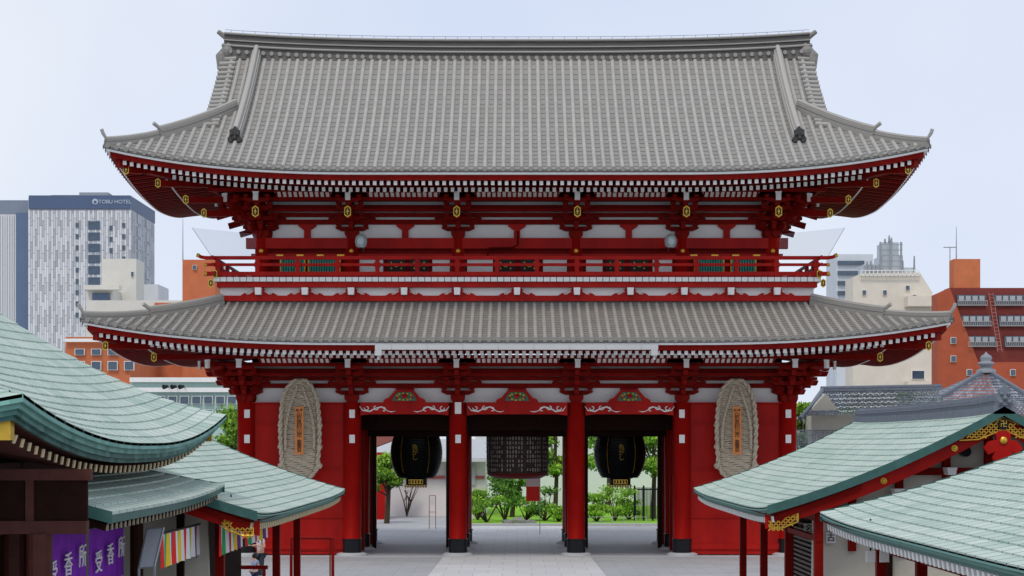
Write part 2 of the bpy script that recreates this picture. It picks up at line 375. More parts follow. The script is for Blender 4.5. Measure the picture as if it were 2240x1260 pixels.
def place_bracket(x,y,z,rz,tail):
    o=bpy.data.objects.new('bracket_set',BT if tail else BN); COL.objects.link(o); o.parent=gate; o.location=V((x,y,z))-GC; o.rotation_euler=(0,0,rz)
    c=bpy.data.objects.new('white_nose',nme); COL.objects.link(c); c.parent=o; c.location=(0,-1.86,1.64)
    BASE[o.name]=V((0,0,0))
    if tail and rz==0: gplate((0,-1.92,.84),0,o)
    return o
CU=[-10.27,-6.65,-2.37,2.37,6.65,10.27]; CLX=[-10.77,-6.56,-2.35,2.35,6.56,10.77]
ZU=12.72; ZL=6.09
for x in CU: place_bracket(x,71,ZU,0,True)
for x in CLX: place_bracket(x,70,ZL,0,False)
for sg in(-1,1):
    for y in(71,74,77): place_bracket(sg*10.27,y,ZU,sg*H,True)
    for y in(70,74,78): place_bracket(sg*10.77,y,ZL,sg*H,False)
    place_bracket(sg*10.27,71,ZU,sg*H/2,True); place_bracket(sg*10.77,70,ZL,sg*H/2,False)
    for d,zz in((.75,14.82),(1.75,14.46),(2.65,13.95),(3.25,13.5)):
        x=sg*(15.53-d); y=66+d
        m=MB(); m.bar((x,y,zz),(sg*10.6,70.7,zz+.1+(.1*(4.4-d))),.2,.24); o=m.build('corner_tail_rafter',RED_SHADE,gate)
        gplate((x+sg*.02,y-.12,zz),0,o,.8)
    for d,zz in((.8,8.1),(2.3,7.75)):
        x=sg*(16.14-d); y=65+d
        m=MB(); m.bar((x,y,zz),(sg*11,69.8,zz+.15),.2,.22); o=m.build('corner_tail_rafter',RED_SHADE,gate); gplate((x+sg*.02,y-.12,zz),0,o,.8)
def storey(C,Y,Z0,ysd):
    m=MB(); m.box(C[0],C[-1],Y+.12,Y+.2,Z0-.0,Z0+1.6)
    for sg in(-1,1): m.box(sg*(C[-1]-.06)-.04,sg*(C[-1]-.06)+.04,Y+.2,Y+ysd,Z0,Z0+1.6)
    m.build('plaster_infill',WHT,gate)
    E=.9
    for a,b,dy in((.57,.75,-.1),(.87,1.02,-.1),(1.15,1.34,-.1)):
        m=MB(); m.box(C[0]-E,C[-1]+E,Y+dy,Y+.11,Z0+a,Z0+b)
        for sg in(-1,1): m.box(sg*C[-1]-.1,sg*C[-1]+.1,Y+.1,Y+ysd,Z0+a+.003,Z0+b-.003)
        m.build('tie_beam',RED_SHADE,gate)
    for dy,a,b,E in((-.55,1.02,1.14,.8),(-1.05,1.38,1.52,1.3),(-1.65,1.66,1.8,1.9)):
        m=MB(); m.box(C[0]-E,C[-1]+E,Y+dy-.08,Y+dy+.08,Z0+a,Z0+b)
        for sg in(-1,1): m.box(sg*(C[-1]-dy)-.08,sg*(C[-1]-dy)+.08,Y+dy,Y+ysd,Z0+a+.003,Z0+b-.003)
        m.build('bracket_beam',RED_SHADE,gate)
    m=MB(); m.quad((C[0]-1,Y+.1,Z0+1.5),(C[-1]+1,Y+.1,Z0+1.5),(C[-1]+1,Y-1.05,Z0+1.53),(C[0]-1,Y-1.05,Z0+1.53)); m.build('cove_board',DARK,gate)
    for a,b in zip(C,C[1:]):
        m=MB(); c=(a+b)/2; w=(b-a)/2-.75
        m.quad((c-w,Y-1.12,Z0+1.52),(c+w,Y-1.12,Z0+1.52),(c+w+.1,Y-1.55,Z0+1.74),(c-w-.1,Y-1.55,Z0+1.74)); m.mi=1
        n=int(2*w/.2)
        for i in range(n+1):
            x=c-w+2*w*i/n; m.bar((x,Y-1.15,Z0+1.5),(x,Y-1.58,Z0+1.72),.07,.06)
        m.build('ribbed_cove',[WHP,RED_SHADE],gate)
        m=MB(); m.box(c-.13,c+.13,Y-.02,Y+.119,Z0,Z0+.36); m.prism([(c-.16,Z0+.36),(c+.16,Z0+.36),(c+.36,Z0+.5),(c+.36,Z0+.569),(c-.36,Z0+.569),(c-.36,Z0+.5)],Y-.05,Y+.119); m.build('strut',RED,gate)
storey(CU,71,ZU,6); storey(CLX,70,ZL,8)
m=MB(); m.box(-10.1,10.1,71.3,76.8,9.9,15.4); m.build('light_blocker',RED_DEEPSHADE,gate)  # unseen box added inside the upper storey to block light
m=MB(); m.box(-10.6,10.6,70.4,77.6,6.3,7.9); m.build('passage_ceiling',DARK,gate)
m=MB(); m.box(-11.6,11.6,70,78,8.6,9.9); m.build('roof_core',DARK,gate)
for x in CU:
    m=MB(); m.tube((x,71,11.0),(x,71,ZU),.3,.3,20); c=m.build('upper_column',RED,gate,smooth=True)
    g=MB(); g.ball((x,70.66,Z_(549,70.7)),.09,.04,.09); g.build('nail_cover',GOLD,c)
m=MB(); m.box(-10.9,10.9,70.75,71.05,Z_(545,71),ZU-.003)
for sg in(-1,1): m.box(sg*10.27-.14,sg*10.27+.14,71.0,77,Z_(545,71)+.01,ZU-.01)
m.build('head_beam',RED,gate)
for a,b in((566,556),(606,597)):
    m=MB(); m.box(-10.7,10.7,70.82,71.04,Z_(a,71),Z_(b,71)); m.build('wall_rail',RED,gate)
m=MB(); m.box(-10.27,10.27,71.05,71.2,11.0,ZU-.02)
for sg in(-1,1): m.box(sg*10.2-.06,sg*10.2+.06,71.15,77,11,ZU-.03)
m.build('upper_wall',RED_SHADE,gate)
for a,b in((615,666),(676,743),(1520,1582),(1600,1652)):
    x0,x1=X_(a,71),X_(b,71); z0,z1=Z_(596,71),Z_(568,71)
    m=MB(); m.box(x0,x1,71.0,71.04,z0,z1); n=int((x1-x0)/.1); m.mi=1
    for i in range(n): 
        x=x0+(x1-x0)*(i+.5)/n; m.box(x-.032,x+.032,70.95,71.0,z0,z1)
    w=m.build('lattice_window',[BLACK,GREENW],gate)
    m=MB(); 
    for q in(x0-.04,x1): m.box(q,q+.04,70.94,71.02,z0-.04,z1+.04)
    m.box(x0,x1,70.94,71.02,z1,z1+.04); m.box(x0,x1,70.94,71.02,z0-.04,z0); m.build('gold_trim',GOLD,w)
for a in(867,917,1106,1158,1346,1398):
    x=X_(a,71); z=Z_(581,71); m=MB(); h=[(-.42,0),(-.32,.27),(.32,.27),(.42,0),(.32,-.27),(-.32,-.27)]
    m.prism([(x+p,z+q) for p,q in h],70.97,71.04); d=m.build('door_panel',BLACK,gate)
    m=MB(); m.ball((x,70.95,z),.09,.03,.09)
    for p,q in((-.2,.12),(.2,.12),(-.2,-.12),(.2,-.12)): m.ball((x+p,70.96,z+q),.04,.02,.04,6,4)
    m.build('gold_flower',GOLD,d)
for a,b in((786,838),(946,984),(1022,1078),(1188,1240),(1282,1318),(1428,1470)):
    m=MB(); m.box(X_(a,71),X_(b,71),71.0,71.045,Z_(596,71),Z_(567,71)); m.build('plaster_panel',WHT,gate)
for a,b in((612,745),(1518,1655)):
    for k in range(4): 
        m=MB(); x=X_(a+(b-a)*k/3,70.8); m.cbox((x,70.8,Z_(559,70.8)),.28,.03,.08)
        m.build('gold_strap',GOLD,gate)
m=MB(); x=X_(1133,70.6); m.path([(x,70.6,Z_(505,70.6)),(x,70.6,Z_(535,70.6)),(X_(1120,70.6),70.6,Z_(542,70.6)),(X_(1070,70.6),70.6,Z_(543,70.6)),(X_(1066,70.6),70.6,Z_(560,70.6))],.035,6); m.build('conduit',RED_DEEPSHADE,gate)
# sheer bird nets at the sides of the upper storey
NET=mat('sheer_net',(.42,.46,.52),.9,alpha=.20)
for pl in(((420,498),(560,512),(560,560),(462,560)),((1848,498),(1705,512),(1705,560),(1812,560))):
    m=MB(); m.quad(*[P(a,b,70.2) for a,b in pl]); n_=m.build('bird_net',NET,gate)
    m=MB(); m.tube(P(*pl[0],70.2),P(*pl[3],70.2),.008,.008,4); m.build('net_cord',GREY,n_)
# balcony
YB=69.4; XB=11.95; bz=lambda p:Z_(p,YB)
balc=MB(); balc.box(-XB,XB,YB,71,bz(606),bz(604)); 
for sg in(-1,1): balc.box(min(sg*10.2,sg*XB),max(sg*10.2,sg*XB),71,78,bz(606),bz(604))
balcony=balc.build('balcony_floor',RED,gate)
n=92
for i in range(n):
    x=-XB+.12+(2*XB-.24)*i/(n-1); m=MB(); m.box(x-.117,x+.117,YB-.06,YB+.2,bz(616),bz(606.5)); m.build('white_joist_end',WHP,balcony)
m=MB()
for sg in(-1,1):
    for i in range(30): y=YB+.2+i*.27; m.box(sg*XB-.05,sg*XB+.05,y-.11,y+.11,bz(616),bz(606.5))
o=m.build('white_joist_end',WHP,balcony); o['kind']='stuff'
for z0,z1,e in((628,616.5,.1),(658,646,.05)):
    m=MB(); m.box(-XB+e,XB-e,YB+.15-e,YB+.3,bz(z0),bz(z1))
    for sg in(-1,1): m.box(sg*(XB-.2)-.1,sg*(XB-.2)+.1,YB+.25,78,bz(z0-.5),bz(z1))
    m.build('balcony_beam',RED,gate)
m=MB(); m.box(-XB+.2,XB-.2,YB+.32,YB+.4,bz(647),bz(627))
for sg in(-1,1): m.box(sg*(XB-.25)-.03,sg*(XB-.25)+.03,YB+.38,78,bz(647),bz(627))
m.build('balcony_plaster',WHT,gate)
bx=[X_(p,YB) for p in(565,667,768,884,1000,1131,1262,1379,1497,1599,1700)]
for x in bx:
    m=MB(); z=bz(646); m.prism([(x-.75,z),(x+.75,z),(x+.6,z+.1),(x+.3,z+.14),(x+.16,z+.32),(x-.16,z+.32),(x-.3,z+.14),(x-.6,z+.1)],YB+.2,YB+.33); o=m.build('balcony_strut',RED,gate)
    m=MB(); m.prism([(x-.11,z+.02),(x+.11,z+.02),(x+.13,z+.3),(x-.13,z+.3)],YB-.12,YB+.19); m.build('white_nose',WHP,o)
    for sg in(-1,1):
        m=MB(); pts=[(x+sg*.22,YB+.19,z+.18),(x+sg*.35,YB+.19,z+.1)]
        for k in range(14):
            t=4.2-k/13*4.5; r=.075*(1-(13-k)/20); pts.append((x+sg*(.45-r*math.cos(t)),YB+.19,z+.08+r*math.sin(t)))
        m.path(pts,.016,4); m.build('white_scroll',WHP,o)
for py,r in((564,.07),(579,.055),(599,.08)):
    m=MB(); z=bz(py); m.bar((-XB-.35,YB,z),(XB+.35,YB,z),r*1.6,r*2)
    if py==564:
        for sg in(-1,1): m.path([(sg*(XB+.3),YB,z),(sg*(XB+.5),YB,z+.03),(sg*(XB+.65),YB,z+.1)],[r,r,r],8)
    for sg in(-1,1): m.tube((sg*XB,YB-.35,z),(sg*XB,78,z),r,r,8)
    o=m.build('railing_rail',RED,gate)
    for sg in(-1,1):
        m=MB(); e=XB+.65 if py==564 else XB+.35; zz=z+(.1 if py==564 else 0); m.tube((sg*(e-.08),YB,zz-.02),(sg*(e+.03),YB,zz+.01),r+.01,r+.01,8); m.build('gold_cap',GOLD,o)
for i in range(16):
    x=-XB+.15+(2*XB-.3)*i/15; m=MB(); m.box(x-.08,x+.08,YB-.08,YB+.08,bz(604),bz(567)); m.box(x-.12,x+.12,YB-.1,YB+.1,bz(584),bz(574)); m.build('railing_post',RED,gate)
for sg in(-1,1):
    for i in range(1,6):
        y=YB+i*1.6; m=MB(); m.box(sg*XB-.08,sg*XB+.08,y-.08,y+.08,bz(604),bz(567)); m.build('railing_post',RED,gate)
    gplate((sg*(XB-.05),YB-.13,bz(600)),0,gate,.75); gplate((sg*(XB+.1),YB-.13,bz(620)),0,gate,.75)
# lower columns
m=MB(); x=CLX[0]; m.tube((x,70,.0),(x,70,ZL),.345,.345,24); col0=m.build('column',RED,gate,smooth=False)
for p in col0.data.polygons: p.use_smooth=len(p.vertices)==4
m=MB(); m.lathe((x,70,0),[(.37,.12),(.37,.62),(.40,.62),(.40,.66),(.352,.68)],24); m.build('metal_sleeve',BLACK,col0)
m=MB(); m.lathe((x,70,0),[(.62,.005),(.62,.06),(.5,.12),(.34,.121)],24); m.build('stone_base',STONE,col0)
for yy in(70,74,78):
    for xx in CLX:
        if yy==70 and xx==x: continue
        c=cpr(col0,V(col0.location)+V((xx-x,yy-70,0)))
for a,b in((540,905),(540,960),(770,905),(770,960),(1002,960),(1492,905),(1492,960),(1725,905),(1725,960)):
    m=MB(); m.box(X_(a-6,69.6),X_(a+6,69.6),69.63,69.66,Z_(b+9,69.6),Z_(b-9,69.6)); m.build('paper_plaque',WHP,gate)
m=MB(); m.box(X_(995,69.6),X_(1009,69.6),69.6,69.65,Z_(905,69.6),Z_(880,69.6)); m.build('paper_plaque',WHP,gate)
for sg in(-1,1):
    m=MB(); x0,x1=sorted((sg*10.5,sg*6.8)); m.box(x0,x1,70.0,70.25,.05,ZL)
    m.build('guardian_bay_wall',RED,gate)
    for z in(.25,1.5,3.4,5.2):
        m=MB(); m.box(x0,x1,69.93,69.998,z,z+.22 if z<1 else z+.05); m.build('wall_batten',RED,gate)
    m=MB(); m.box(x0,x1,77.9,78.1,.05,ZL); m.build('rear_bay_wall',RED,gate)
    m=MB(); a,b=sorted((sg*6.5,sg*6.66)); m.box(a,b,70.3,77.7,.05,ZL-.01); m.build('passage_wall',RED_SHADE,gate)
    m=MB(); a,b=sorted((sg*10.7,sg*10.86)); m.box(a,b,70.3,77.7,.05,ZL-.01); m.build('end_wall',RED,gate)
    for y in(71.2,72.6,75.3,76.7):
        m=MB(); a,b=sorted((sg*6.3,sg*6.49)); m.box(a,b,y-.12,y+.12,.05,ZL-.02); m.build('passage_stud',RED_SHADE,gate)
m=MB(); m.box(-10.77,10.77,69.78,70.02,Z_(882,69.8),ZL-.003) ; m.build('front_head_rail',RED,gate)
DGOLD=mat('dull_gold',(.45,.28,.05),.5,metal=.4,nscale=12)
DGRN=mat('carving_green',(.06,.20,.14),.6,nscale=20,namt=.4)
for a,b in((-6.56,-2.35),(-2.35,2.35),(2.35,6.56)):
    c=(a+b)/2; w=(b-a)/2-.36; z0,z1=Z_(909,69.8),Z_(881,69.8)
    m=MB(); pts=[(c-w,z1),(c+w,z1),(c+w,z0),(c+w*.8,z0+.05),(c-w*.8,z0+.05),(c-w,z0)]
    m.prism(pts,69.62,69.77); L=m.build('lintel',RED,gate)
    for sg in(-1,1):
        m=MB()
        base=c+sg*w*.66
        def spi(cx,cz,r,tn,dr,st=0):
            return [(cx+sg*r*(1-k/26)*math.cos(st+dr*k*.3),69.6,cz+r*(1-k/26)*math.sin(st+dr*k*.3)) for k in range(tn)]
        zc=(z0+z1)/2+.01
        m.path([(base-sg*.8,69.6,zc-.09),(base-sg*.65,69.6,zc-.12),(base-sg*.5,69.6,zc-.09),(base-sg*.25,69.6,zc+.08),(base,69.6,zc+.02),(base+sg*.22,69.6,zc-.1),(base+sg*.5,69.6,zc-.06),(base+sg*.62,69.6,zc+.1)],[.005,.022,.014,.034,.025,.034,.025,.01],5)
        m.path(spi(base-sg*.02,zc+.06,.12,18,1,3),.02,5); m.path(spi(base+sg*.33,zc+.04,.11,18,-1,0),.02,5); m.path(spi(base-sg*.33,zc-.03,.1,16,1,1),.018,5)
        m.build('white_scroll',WHP,L)
    zb=z1; m=MB()
    prof=[(-1.0,0),(-.95,.12),(-.72,.2),(-.55,.36),(-.42,.48),(.42,.48),(.55,.36),(.72,.2),(.95,.12),(1.0,0)]
    m.prism([(c+p*.85,zb+q*1.05) for p,q in prof],69.64,69.76); k=m.build('frog_leg_strut',RED,gate)
    m=MB(); m.mi=1; m.prism([(c+p,zb+q) for p,q in((-.48,.07),(-.4,.28),(-.25,.42),(.25,.42),(.4,.28),(.48,.07))],69.61,69.638); m.mi=0
    for t in range(11):
        an=t/11*6.28; m.ball((c+.3*math.cos(an),69.6,zb+.24+.13*math.sin(an)),.055,.03,.045,6,4)
    m.mi=2; m.ball((c,69.59,zb+.26),.12,.05,.09,8,5); m.ball((c-.3,69.58,zb+.2),.05,.03,.05,6,4); m.ball((c+.3,69.58,zb+.2),.05,.03,.05,6,4)
    m.build('carved_flower',[GOLD,DGRN,RED],k)
for y in(72,74,76,78):
    m=MB(); m.box(-6.5,6.5,y-.16,y+.16,Z_(955,74) if y==74 else 5.0,6.28); m.build('passage_beam',DARK,gate)
for x in(-2.35,2.35):
    m=MB(); m.box(x-.14,x+.14,70.4,77.7,5.2,5.6); m.build('passage_beam',DARK,gate)
for x in(-6.0,-2.9,2.9,6.0):
    m=MB(); m.box(x-.08,x+.08,73.9,74.1,.05,5.0); m.build('door_jamb',DARK,gate)
m=MB(); m.box(-11.6,11.6,69.1,78.9,-.02,.012); m.build('stone_plinth',STONE,gate)
# ---------------- flood lights
for a,s_ in((790,'left'),(1467,'right')):
    Y=69.9; c=P(a,528,Y)
    t=thing('floodlight','grey oval floodlight above the balcony, on the %s half of the gate'%s_,'floodlight',c-V((0,0,.3)),'floodlights above the balcony')
    m=MB()
    m.lathe(c-V((0,0,.25)),[(.12,0),(.22,.06),(.25,.25),(.22,.42),(.14,.5),(.05,.54)],14); m.build('lamp_housing',plain('lamp_grey',(.42,.47,.46),.35),t,smooth=True)
    m=MB(); m.ball(c+V((0,-.2,0)),.17,.08,.2); m.build('lens',plain('lens_glass',(.5,.58,.6),.15),t,smooth=True)
    m=MB(); m.bar(c+V((0,.2,0)),c+V((0,1.1,-.25)),.05,.05); m.build('mounting_arm',GREY,t)
# ---------------- sandals
def sandal(cx,lab):
    Y=69.35; z0,z1=Z_(1052,Y),Z_(828,Y); X=X_(cx,Y); zc=(z0+z1)/2; hh=(z1-z0)/2
    t=thing('giant_straw_sandal',lab,'straw sandal',(X,Y,z0),'giant sandals hung on the gate')
    def half(z):
        f=(z-zc)/hh; f=max(-1,min(1,f)); e=abs(f)
        w=.77+.03*math.cos(f*3)-.10*max(0,f-.1)-.03*max(0,-f)
        s0=.50 if f>0 else .62
        k=max(0,1-max(0,(e-s0)/(1-s0))**2.0)**.5
        return w*k
    m=MB(); z=z0+.12; i=0
    while z<z1-.12:
        w=half(z)
        if w>.12:
            n=9; ps=[]
            for j in range(n+1):
                u=-1+2*j/n; ps.append((X+u*(w-.05),Y-.08*(1-u*u)**.5-.012*((i+j)%2),z+.012*math.sin(u*7+i*1.7)+random.uniform(-.005,.005)))
            m.path(ps,[.036+.008*((i+j)%2) for j in range(n+1)],6)
        z+=.07; i+=1
    m.build('woven_sole',STRAW,t,smooth=True)
    m=MB(); pts=[(X+half(z0+.1+(z1-z0-.2)*k/16)*.93,z0+.1+(z1-z0-.2)*k/16) for k in range(17)]; pts+=[(2*X-a,b) for a,b in reversed(pts)]; m.prism(pts,Y,Y+.08); m.build('backing',STRAWD,t)
    ring=[]; N_=110
    for i in range(N_+1): z=z0+.05+(z1-z0-.1)*(.5-.5*math.cos(math.pi*i/N_)); ring.append((half(z)-.03,z))
    loop=[(w,z) for w,z in ring]+[(-w,z) for w,z in reversed(ring)]
    m=MB()
    for ph in(0,math.pi):
        pts=[]; L=0
        for i,(w,z) in enumerate(loop):
            if i: L+=math.hypot(w-loop[i-1][0],z-loop[i-1][1])
            tw=L*11+ph; s_=1 if w>=0 else -1
            pts.append((X+w+s_*.045*math.cos(tw),Y-.12+.045*math.sin(tw),z))
        m.path(pts+[pts[0]],.055,6)
    m.build('rope_rim',STRAW,t,smooth=True)
    m=MB()
    for ph in(0,math.pi):
        for sg in(-1,1):
            pts=[]
            for i in range(60):
                u=i/59; tw=i*.8+ph; x=X+sg*(.10+.46*math.sin(min(1,u*1.25)*math.pi/2)); z=z1-.3-u*2.5
                pts.append((x+.03*math.cos(tw),Y-.2+.03*math.sin(tw),z))
            m.path(pts,.036,6)
    for sg in(-1,1):
        for zz in(.6,1.35,2.2): m.lathe((X+sg*.76,Y-.1,z0+zz),[(.05,-.12),(.11,-.06),(.13,0),(.11,.06),(.05,.12)],8)
    m.build('rope_strap',STRAW,t,smooth=True)
    m=MB(); m.box(X-.17,X+.17,Y-.36,Y-.31,Z_(994,Y),Z_(890,Y)); b=m.build('name_board',ORNG,t)
    text('納 奉',.12,(X,Y-.365,Z_(898,Y)),(H,0,0),BLACK,b)
    text('山\n形\n県\n村\n山\n市',.22,(X,Y-.365,Z_(930,Y)),(H,0,0),BLACK,b,ls=.76,ext=.01)
    text('奉\n賛\n会',.2,(X,Y-.365,Z_(976,Y)),(H,0,0),BLACK,b,ls=.78,ext=.01)
    return t
sandal(657,'giant woven straw sandal hanging on the red wall left of the passages')
sandal(1610,'giant woven straw sandal hanging on the red wall right of the passages')
# ---------------- lanterns
BRZ=mat('black_bronze',(.022,.024,.026),.35,metal=.4,nscale=6,namt=.4)
for cx,sd in((911,'left'),(1356,'right')):
    Y=76; X=X_(cx,Y); zb=Z_(1066,Y); R=.5*115*Y/F
    t=thing('hanging_lantern','black bronze lantern with gold lettering hanging in the %s passage'%sd,'lantern',(X,Y,zb),'bronze lanterns of the side passages')
    m=MB(); pr=[]
    for i in range(25):
        u=i/24; z=.42+u*2.1; r=R*(.60+.40*math.sin(math.pi*min(1,max(0,(u*.92+.04))))**.6); pr.append((r,z)); 
        if i<24: pr.append((r-.025,z+.044))
    m.lathe((X,Y,zb),pr,32); m.build('lantern_body',BRZ,t,smooth=False)
    m=MB(); m.lathe((X,Y,zb),[(.52,.1),(.46,.14),(.46,.36),(.62,.42),(.62,.47)],24); m.lathe((X,Y,zb),[(.62,2.5),(.7,2.56),(.3,2.7)],24); m.build('lantern_rim',BRZ,t)
    m=MB(); m.cbox((X,Y-.5,zb+.25),.62,.05,.2); m.mi=1; 
    for k in range(5): m.cbox((X-.25+.125*k,Y-.53,zb+.25),.06,.02,.13)
    m.mi=0
    for k in range(9): m.ball((X-.45+.11*k,Y-.42,zb+.06),.05,.05,.07,6,4)
    m.build('gold_base_plate',[GOLD,BLACK],t)
    for sx in(-.52,.52):
        m=MB(); pts=[]
        for i in range(14):
            u=.1+.8*i/13; r=R*(.60+.40*math.sin(math.pi*(u*.92+.04))**.6)+.02; pts.append((X+sx*r,Y-r*math.sqrt(1-sx*sx),zb+.42+u*2.1))
        m.path(pts,.012,4); m.build('gold_line',GOLD,t)
    text('魚\nが\nし',.26,(X,Y-R-.04,zb+1.5),(H,0,0),DGOLD,t,ls=.85,ext=.002)
    m=MB(); m.tube((X,Y,zb+2.6),(X,Y,6.3),.05,.05,6); m.build('hanging_rod',BLACK,t)
Y=76; X=X_(1132,Y); R=.5*137*Y/F; zb=Z_(1044,Y)
t=thing('giant_lantern','huge dark brown lantern covered in rows of tiny names, hanging in the central passage','lantern',(X,Y,zb))
LB=mat('aged_lantern_paper',(.10,.072,.062),.7,nscale=7,col2=(.045,.034,.030)); LBL=plain('pale_ink',(.42,.36,.32),.7)
m=MB(); pr=[(R*.8,.0),(R*.93,.1)]
for i in range(40):
    u=i/39; r=R*(.97+.03*math.sin(math.pi*u)**.5); pr+= [(r,.2+u*3.0),(r-.02,.2+(u+.012)*3.0)]
m.lathe((X,Y,zb),pr,40); m.mi=1
for r_ in range(9):
    z=zb+.34+r_*.19
    for k in range(34):
        an=-math.pi*.02-math.pi*.96*k/33
        if random.random()<.15 or (k%7==0): continue
        rr=R+.012; c=V((X+rr*math.cos(an),Y+rr*math.sin(an),z+random.uniform(-.01,.01))); tx=V((-math.sin(an),math.cos(an),0))
        w=random.uniform(.018,.036); h=random.uniform(.04,.075)
        m.quad(c-tx*w-V((0,0,h)),c+tx*w-V((0,0,h)),c+tx*w+V((0,0,h)),c-tx*w+V((0,0,h)))
m.build('lantern_body',[LB,LBL],t)
m=MB(); m.lathe((X,Y,zb-.02),[(R*.55,-.04),(R*.75,-.02),(R*.93,.1),(R*.99,.2)],32); m.build('lantern_base',plain('dark_red_base',(.20,.015,.012),.4),t)
m=MB(); m.tube((X,Y,zb+3.2),(X,Y,6.4),.06,.06,6); m.build('hanging_rod',BLACK,t)
# ================================================================= GROUND
def ground_mat(name,c1,c2,mort,sx,sy):
    m=bpy.data.materials.new(name); m.use_nodes=True; N=m.node_tree.nodes; Lk=m.node_tree.links; b=N['Principled BSDF']; b.inputs['Roughness'].default_value=.7; b.inputs['Specular IOR Level'].default_value=.3
    tc=N.new('ShaderNodeTexCoord'); br=N.new('ShaderNodeTexBrick'); Lk.new(tc.outputs['Object'],br.inputs['Vector'])
    br.inputs['Scale'].default_value=1; br.inputs['Brick Width'].default_value=sx; br.inputs['Row Height'].default_value=sy; br.inputs['Mortar Size'].default_value=.012
    br.inputs['Color1'].default_value=(*c1,1); br.inputs['Color2'].default_value=(*c2,1); br.inputs['Mortar'].default_value=(*mort,1)
    nz=N.new('ShaderNodeTexNoise'); nz.inputs['Scale'].default_value=.35; nz.inputs['Detail'].default_value=8; Lk.new(tc.outputs['Object'],nz.inputs['Vector'])
    mx=N.new('ShaderNodeMixRGB'); mx.blend_type='MULTIPLY'; mx.inputs[0].default_value=.25; Lk.new(br.outputs[0],mx.inputs[1]); Lk.new(nz.outputs['Fac'],mx.inputs[2]); 
    Lk.new(mx.outputs[0],b.inputs['Base Color']); return m
GM=ground_mat('paving',(.48,.49,.50),(.43,.44,.46),(.30,.30,.31),1.2,.6)
GP=ground_mat('path_slabs',(.68,.68,.68),(.61,.62,.63),(.42,.42,.42),1.0,1.4)
m=MB(); m.quad((-900,-60,0),(900,-60,0),(900,1500,0),(-900,1500,0)); o=m.build('ground',GM,origin=(0,0,0)); tag(o,'grey paved temple court','ground',kind='structure')
m=MB(); m.quad((-3.2,40,.016),(3.2,40,.016),(2.6,94.6,.016),(-2.6,94.6,.016)); o=m.build('path',GP,origin=(0,0,0)); tag(o,'pale central stone path through the gate','path',kind='structure')
m=MB(); m.quad((-2.6,95,.018),(30,95,.018),(30,135,.018),(-2.6,135,.018)); o=m.build('garden_lawn',mat('lawn',(.30,.58,.04),.9,nscale=3,col2=(.16,.38,.02)),origin=(0,0,0)); tag(o,'bright green garden lawn behind the gate','lawn',kind='structure')
m=MB(); m.box(-2.7,30,94.7,95,0,.14); o=m.build('garden_kerb',STONE); tag(o,'stone kerb edging the lawn','kerb',kind='structure')
# ================================================================= FOLIAGE
def leaves(mb,c,r,n,s,lo=0,hi=1):
    for _ in range(n):
        while True:
            a=V((random.gauss(0,.5),random.gauss(0,.5),random.gauss(0,.5)))
            if a.length<1.5: break
        p=V((c[0]+a.x*r[0],c[1]+a.y*r[1],c[2]+a.z*r[2]))
        d=V((random.gauss(0,1),random.gauss(0,1),random.gauss(0,.6))).normalized(); e=d.orthogonal().normalized(); f=d.cross(e); th=random.random()*6; 
        e2=e*math.cos(th)+f*math.sin(th); f2=d.cross(e2); sz=s*random.uniform(.6,1.3)
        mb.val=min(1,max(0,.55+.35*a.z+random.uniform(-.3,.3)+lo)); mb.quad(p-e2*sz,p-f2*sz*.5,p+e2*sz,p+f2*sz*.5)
def tree(name,label,base,h,r,mat_=LEAF,n=14,lv=260,s=.14,group=None,trunk=.16,low=.35,cat='tree'):
    t=thing(name,label,cat,base,group); b=V(base); m=MB()
    top=b+V((random.uniform(-.3,.3),0,h*.8)); m.path([b,b+V((.1,0,h*low)),top],[trunk,trunk*.75,trunk*.25],8)
    cr=MB()
    for i in range(n):
        a=random.random()*6.28; q=random.random()**.5; z=h*(low+(1-low)*random.random())
        k=math.sin(math.pi*min(1,max(.12,(z/h-low)/(1-low)*.85+.15)))
        c=b+V((math.cos(a)*r*q*k,math.sin(a)*r*q*k,z*.93)); m.path([b+V((.05,0,h*low*.9+.2*(z-h*low))),c],[trunk*.4,trunk*.1],5)
        rr=r*random.uniform(.28,.48); leaves(cr,c,(rr,rr,rr*.6),lv,s,random.uniform(-.3,.25))
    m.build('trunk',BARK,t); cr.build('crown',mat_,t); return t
def gp(px,Y,z=0): return (X_(px,Y),Y,z)
tree('garden_tree','leafy tree seen in the left passage beside the plaster wall',gp(846,98),4.0,1.2,LEAF,14,260,.12,low=.4)
tree('garden_tree','tall green tree behind the black fence in the right passage',gp(1428,104),6.5,1.6,LEAF,16,280,.13,low=.45)
tree('garden_tree','tree standing just behind the right bronze lantern',gp(1330,114),7.5,2.2,LEAF,18,280,.15,low=.45)
tree('garden_tree','slender tree at the right edge of the central passage',gp(1214,108),6.8,1.3,LEAF,16,280,.13,low=.35)
tree('garden_tree','dark tree at the middle of the garden behind the red banner',gp(1120,106),3.2,1.3,LEAFD,10,240,.12)
tree('garden_tree','light green tree beyond the eave at the left end of the gate',gp(503,92),6.6,1.4,LEAF,18,260,.12)
tree('garden_tree','light green tree beyond the right end wall of the gate',gp(1752,90),6.8,1.0,LEAF,14,260,.12)
tree('garden_tree','small tree rising above the grey tiled house roofs',gp(1985,125),8.6,1.4,LEAF,14,240,.14)
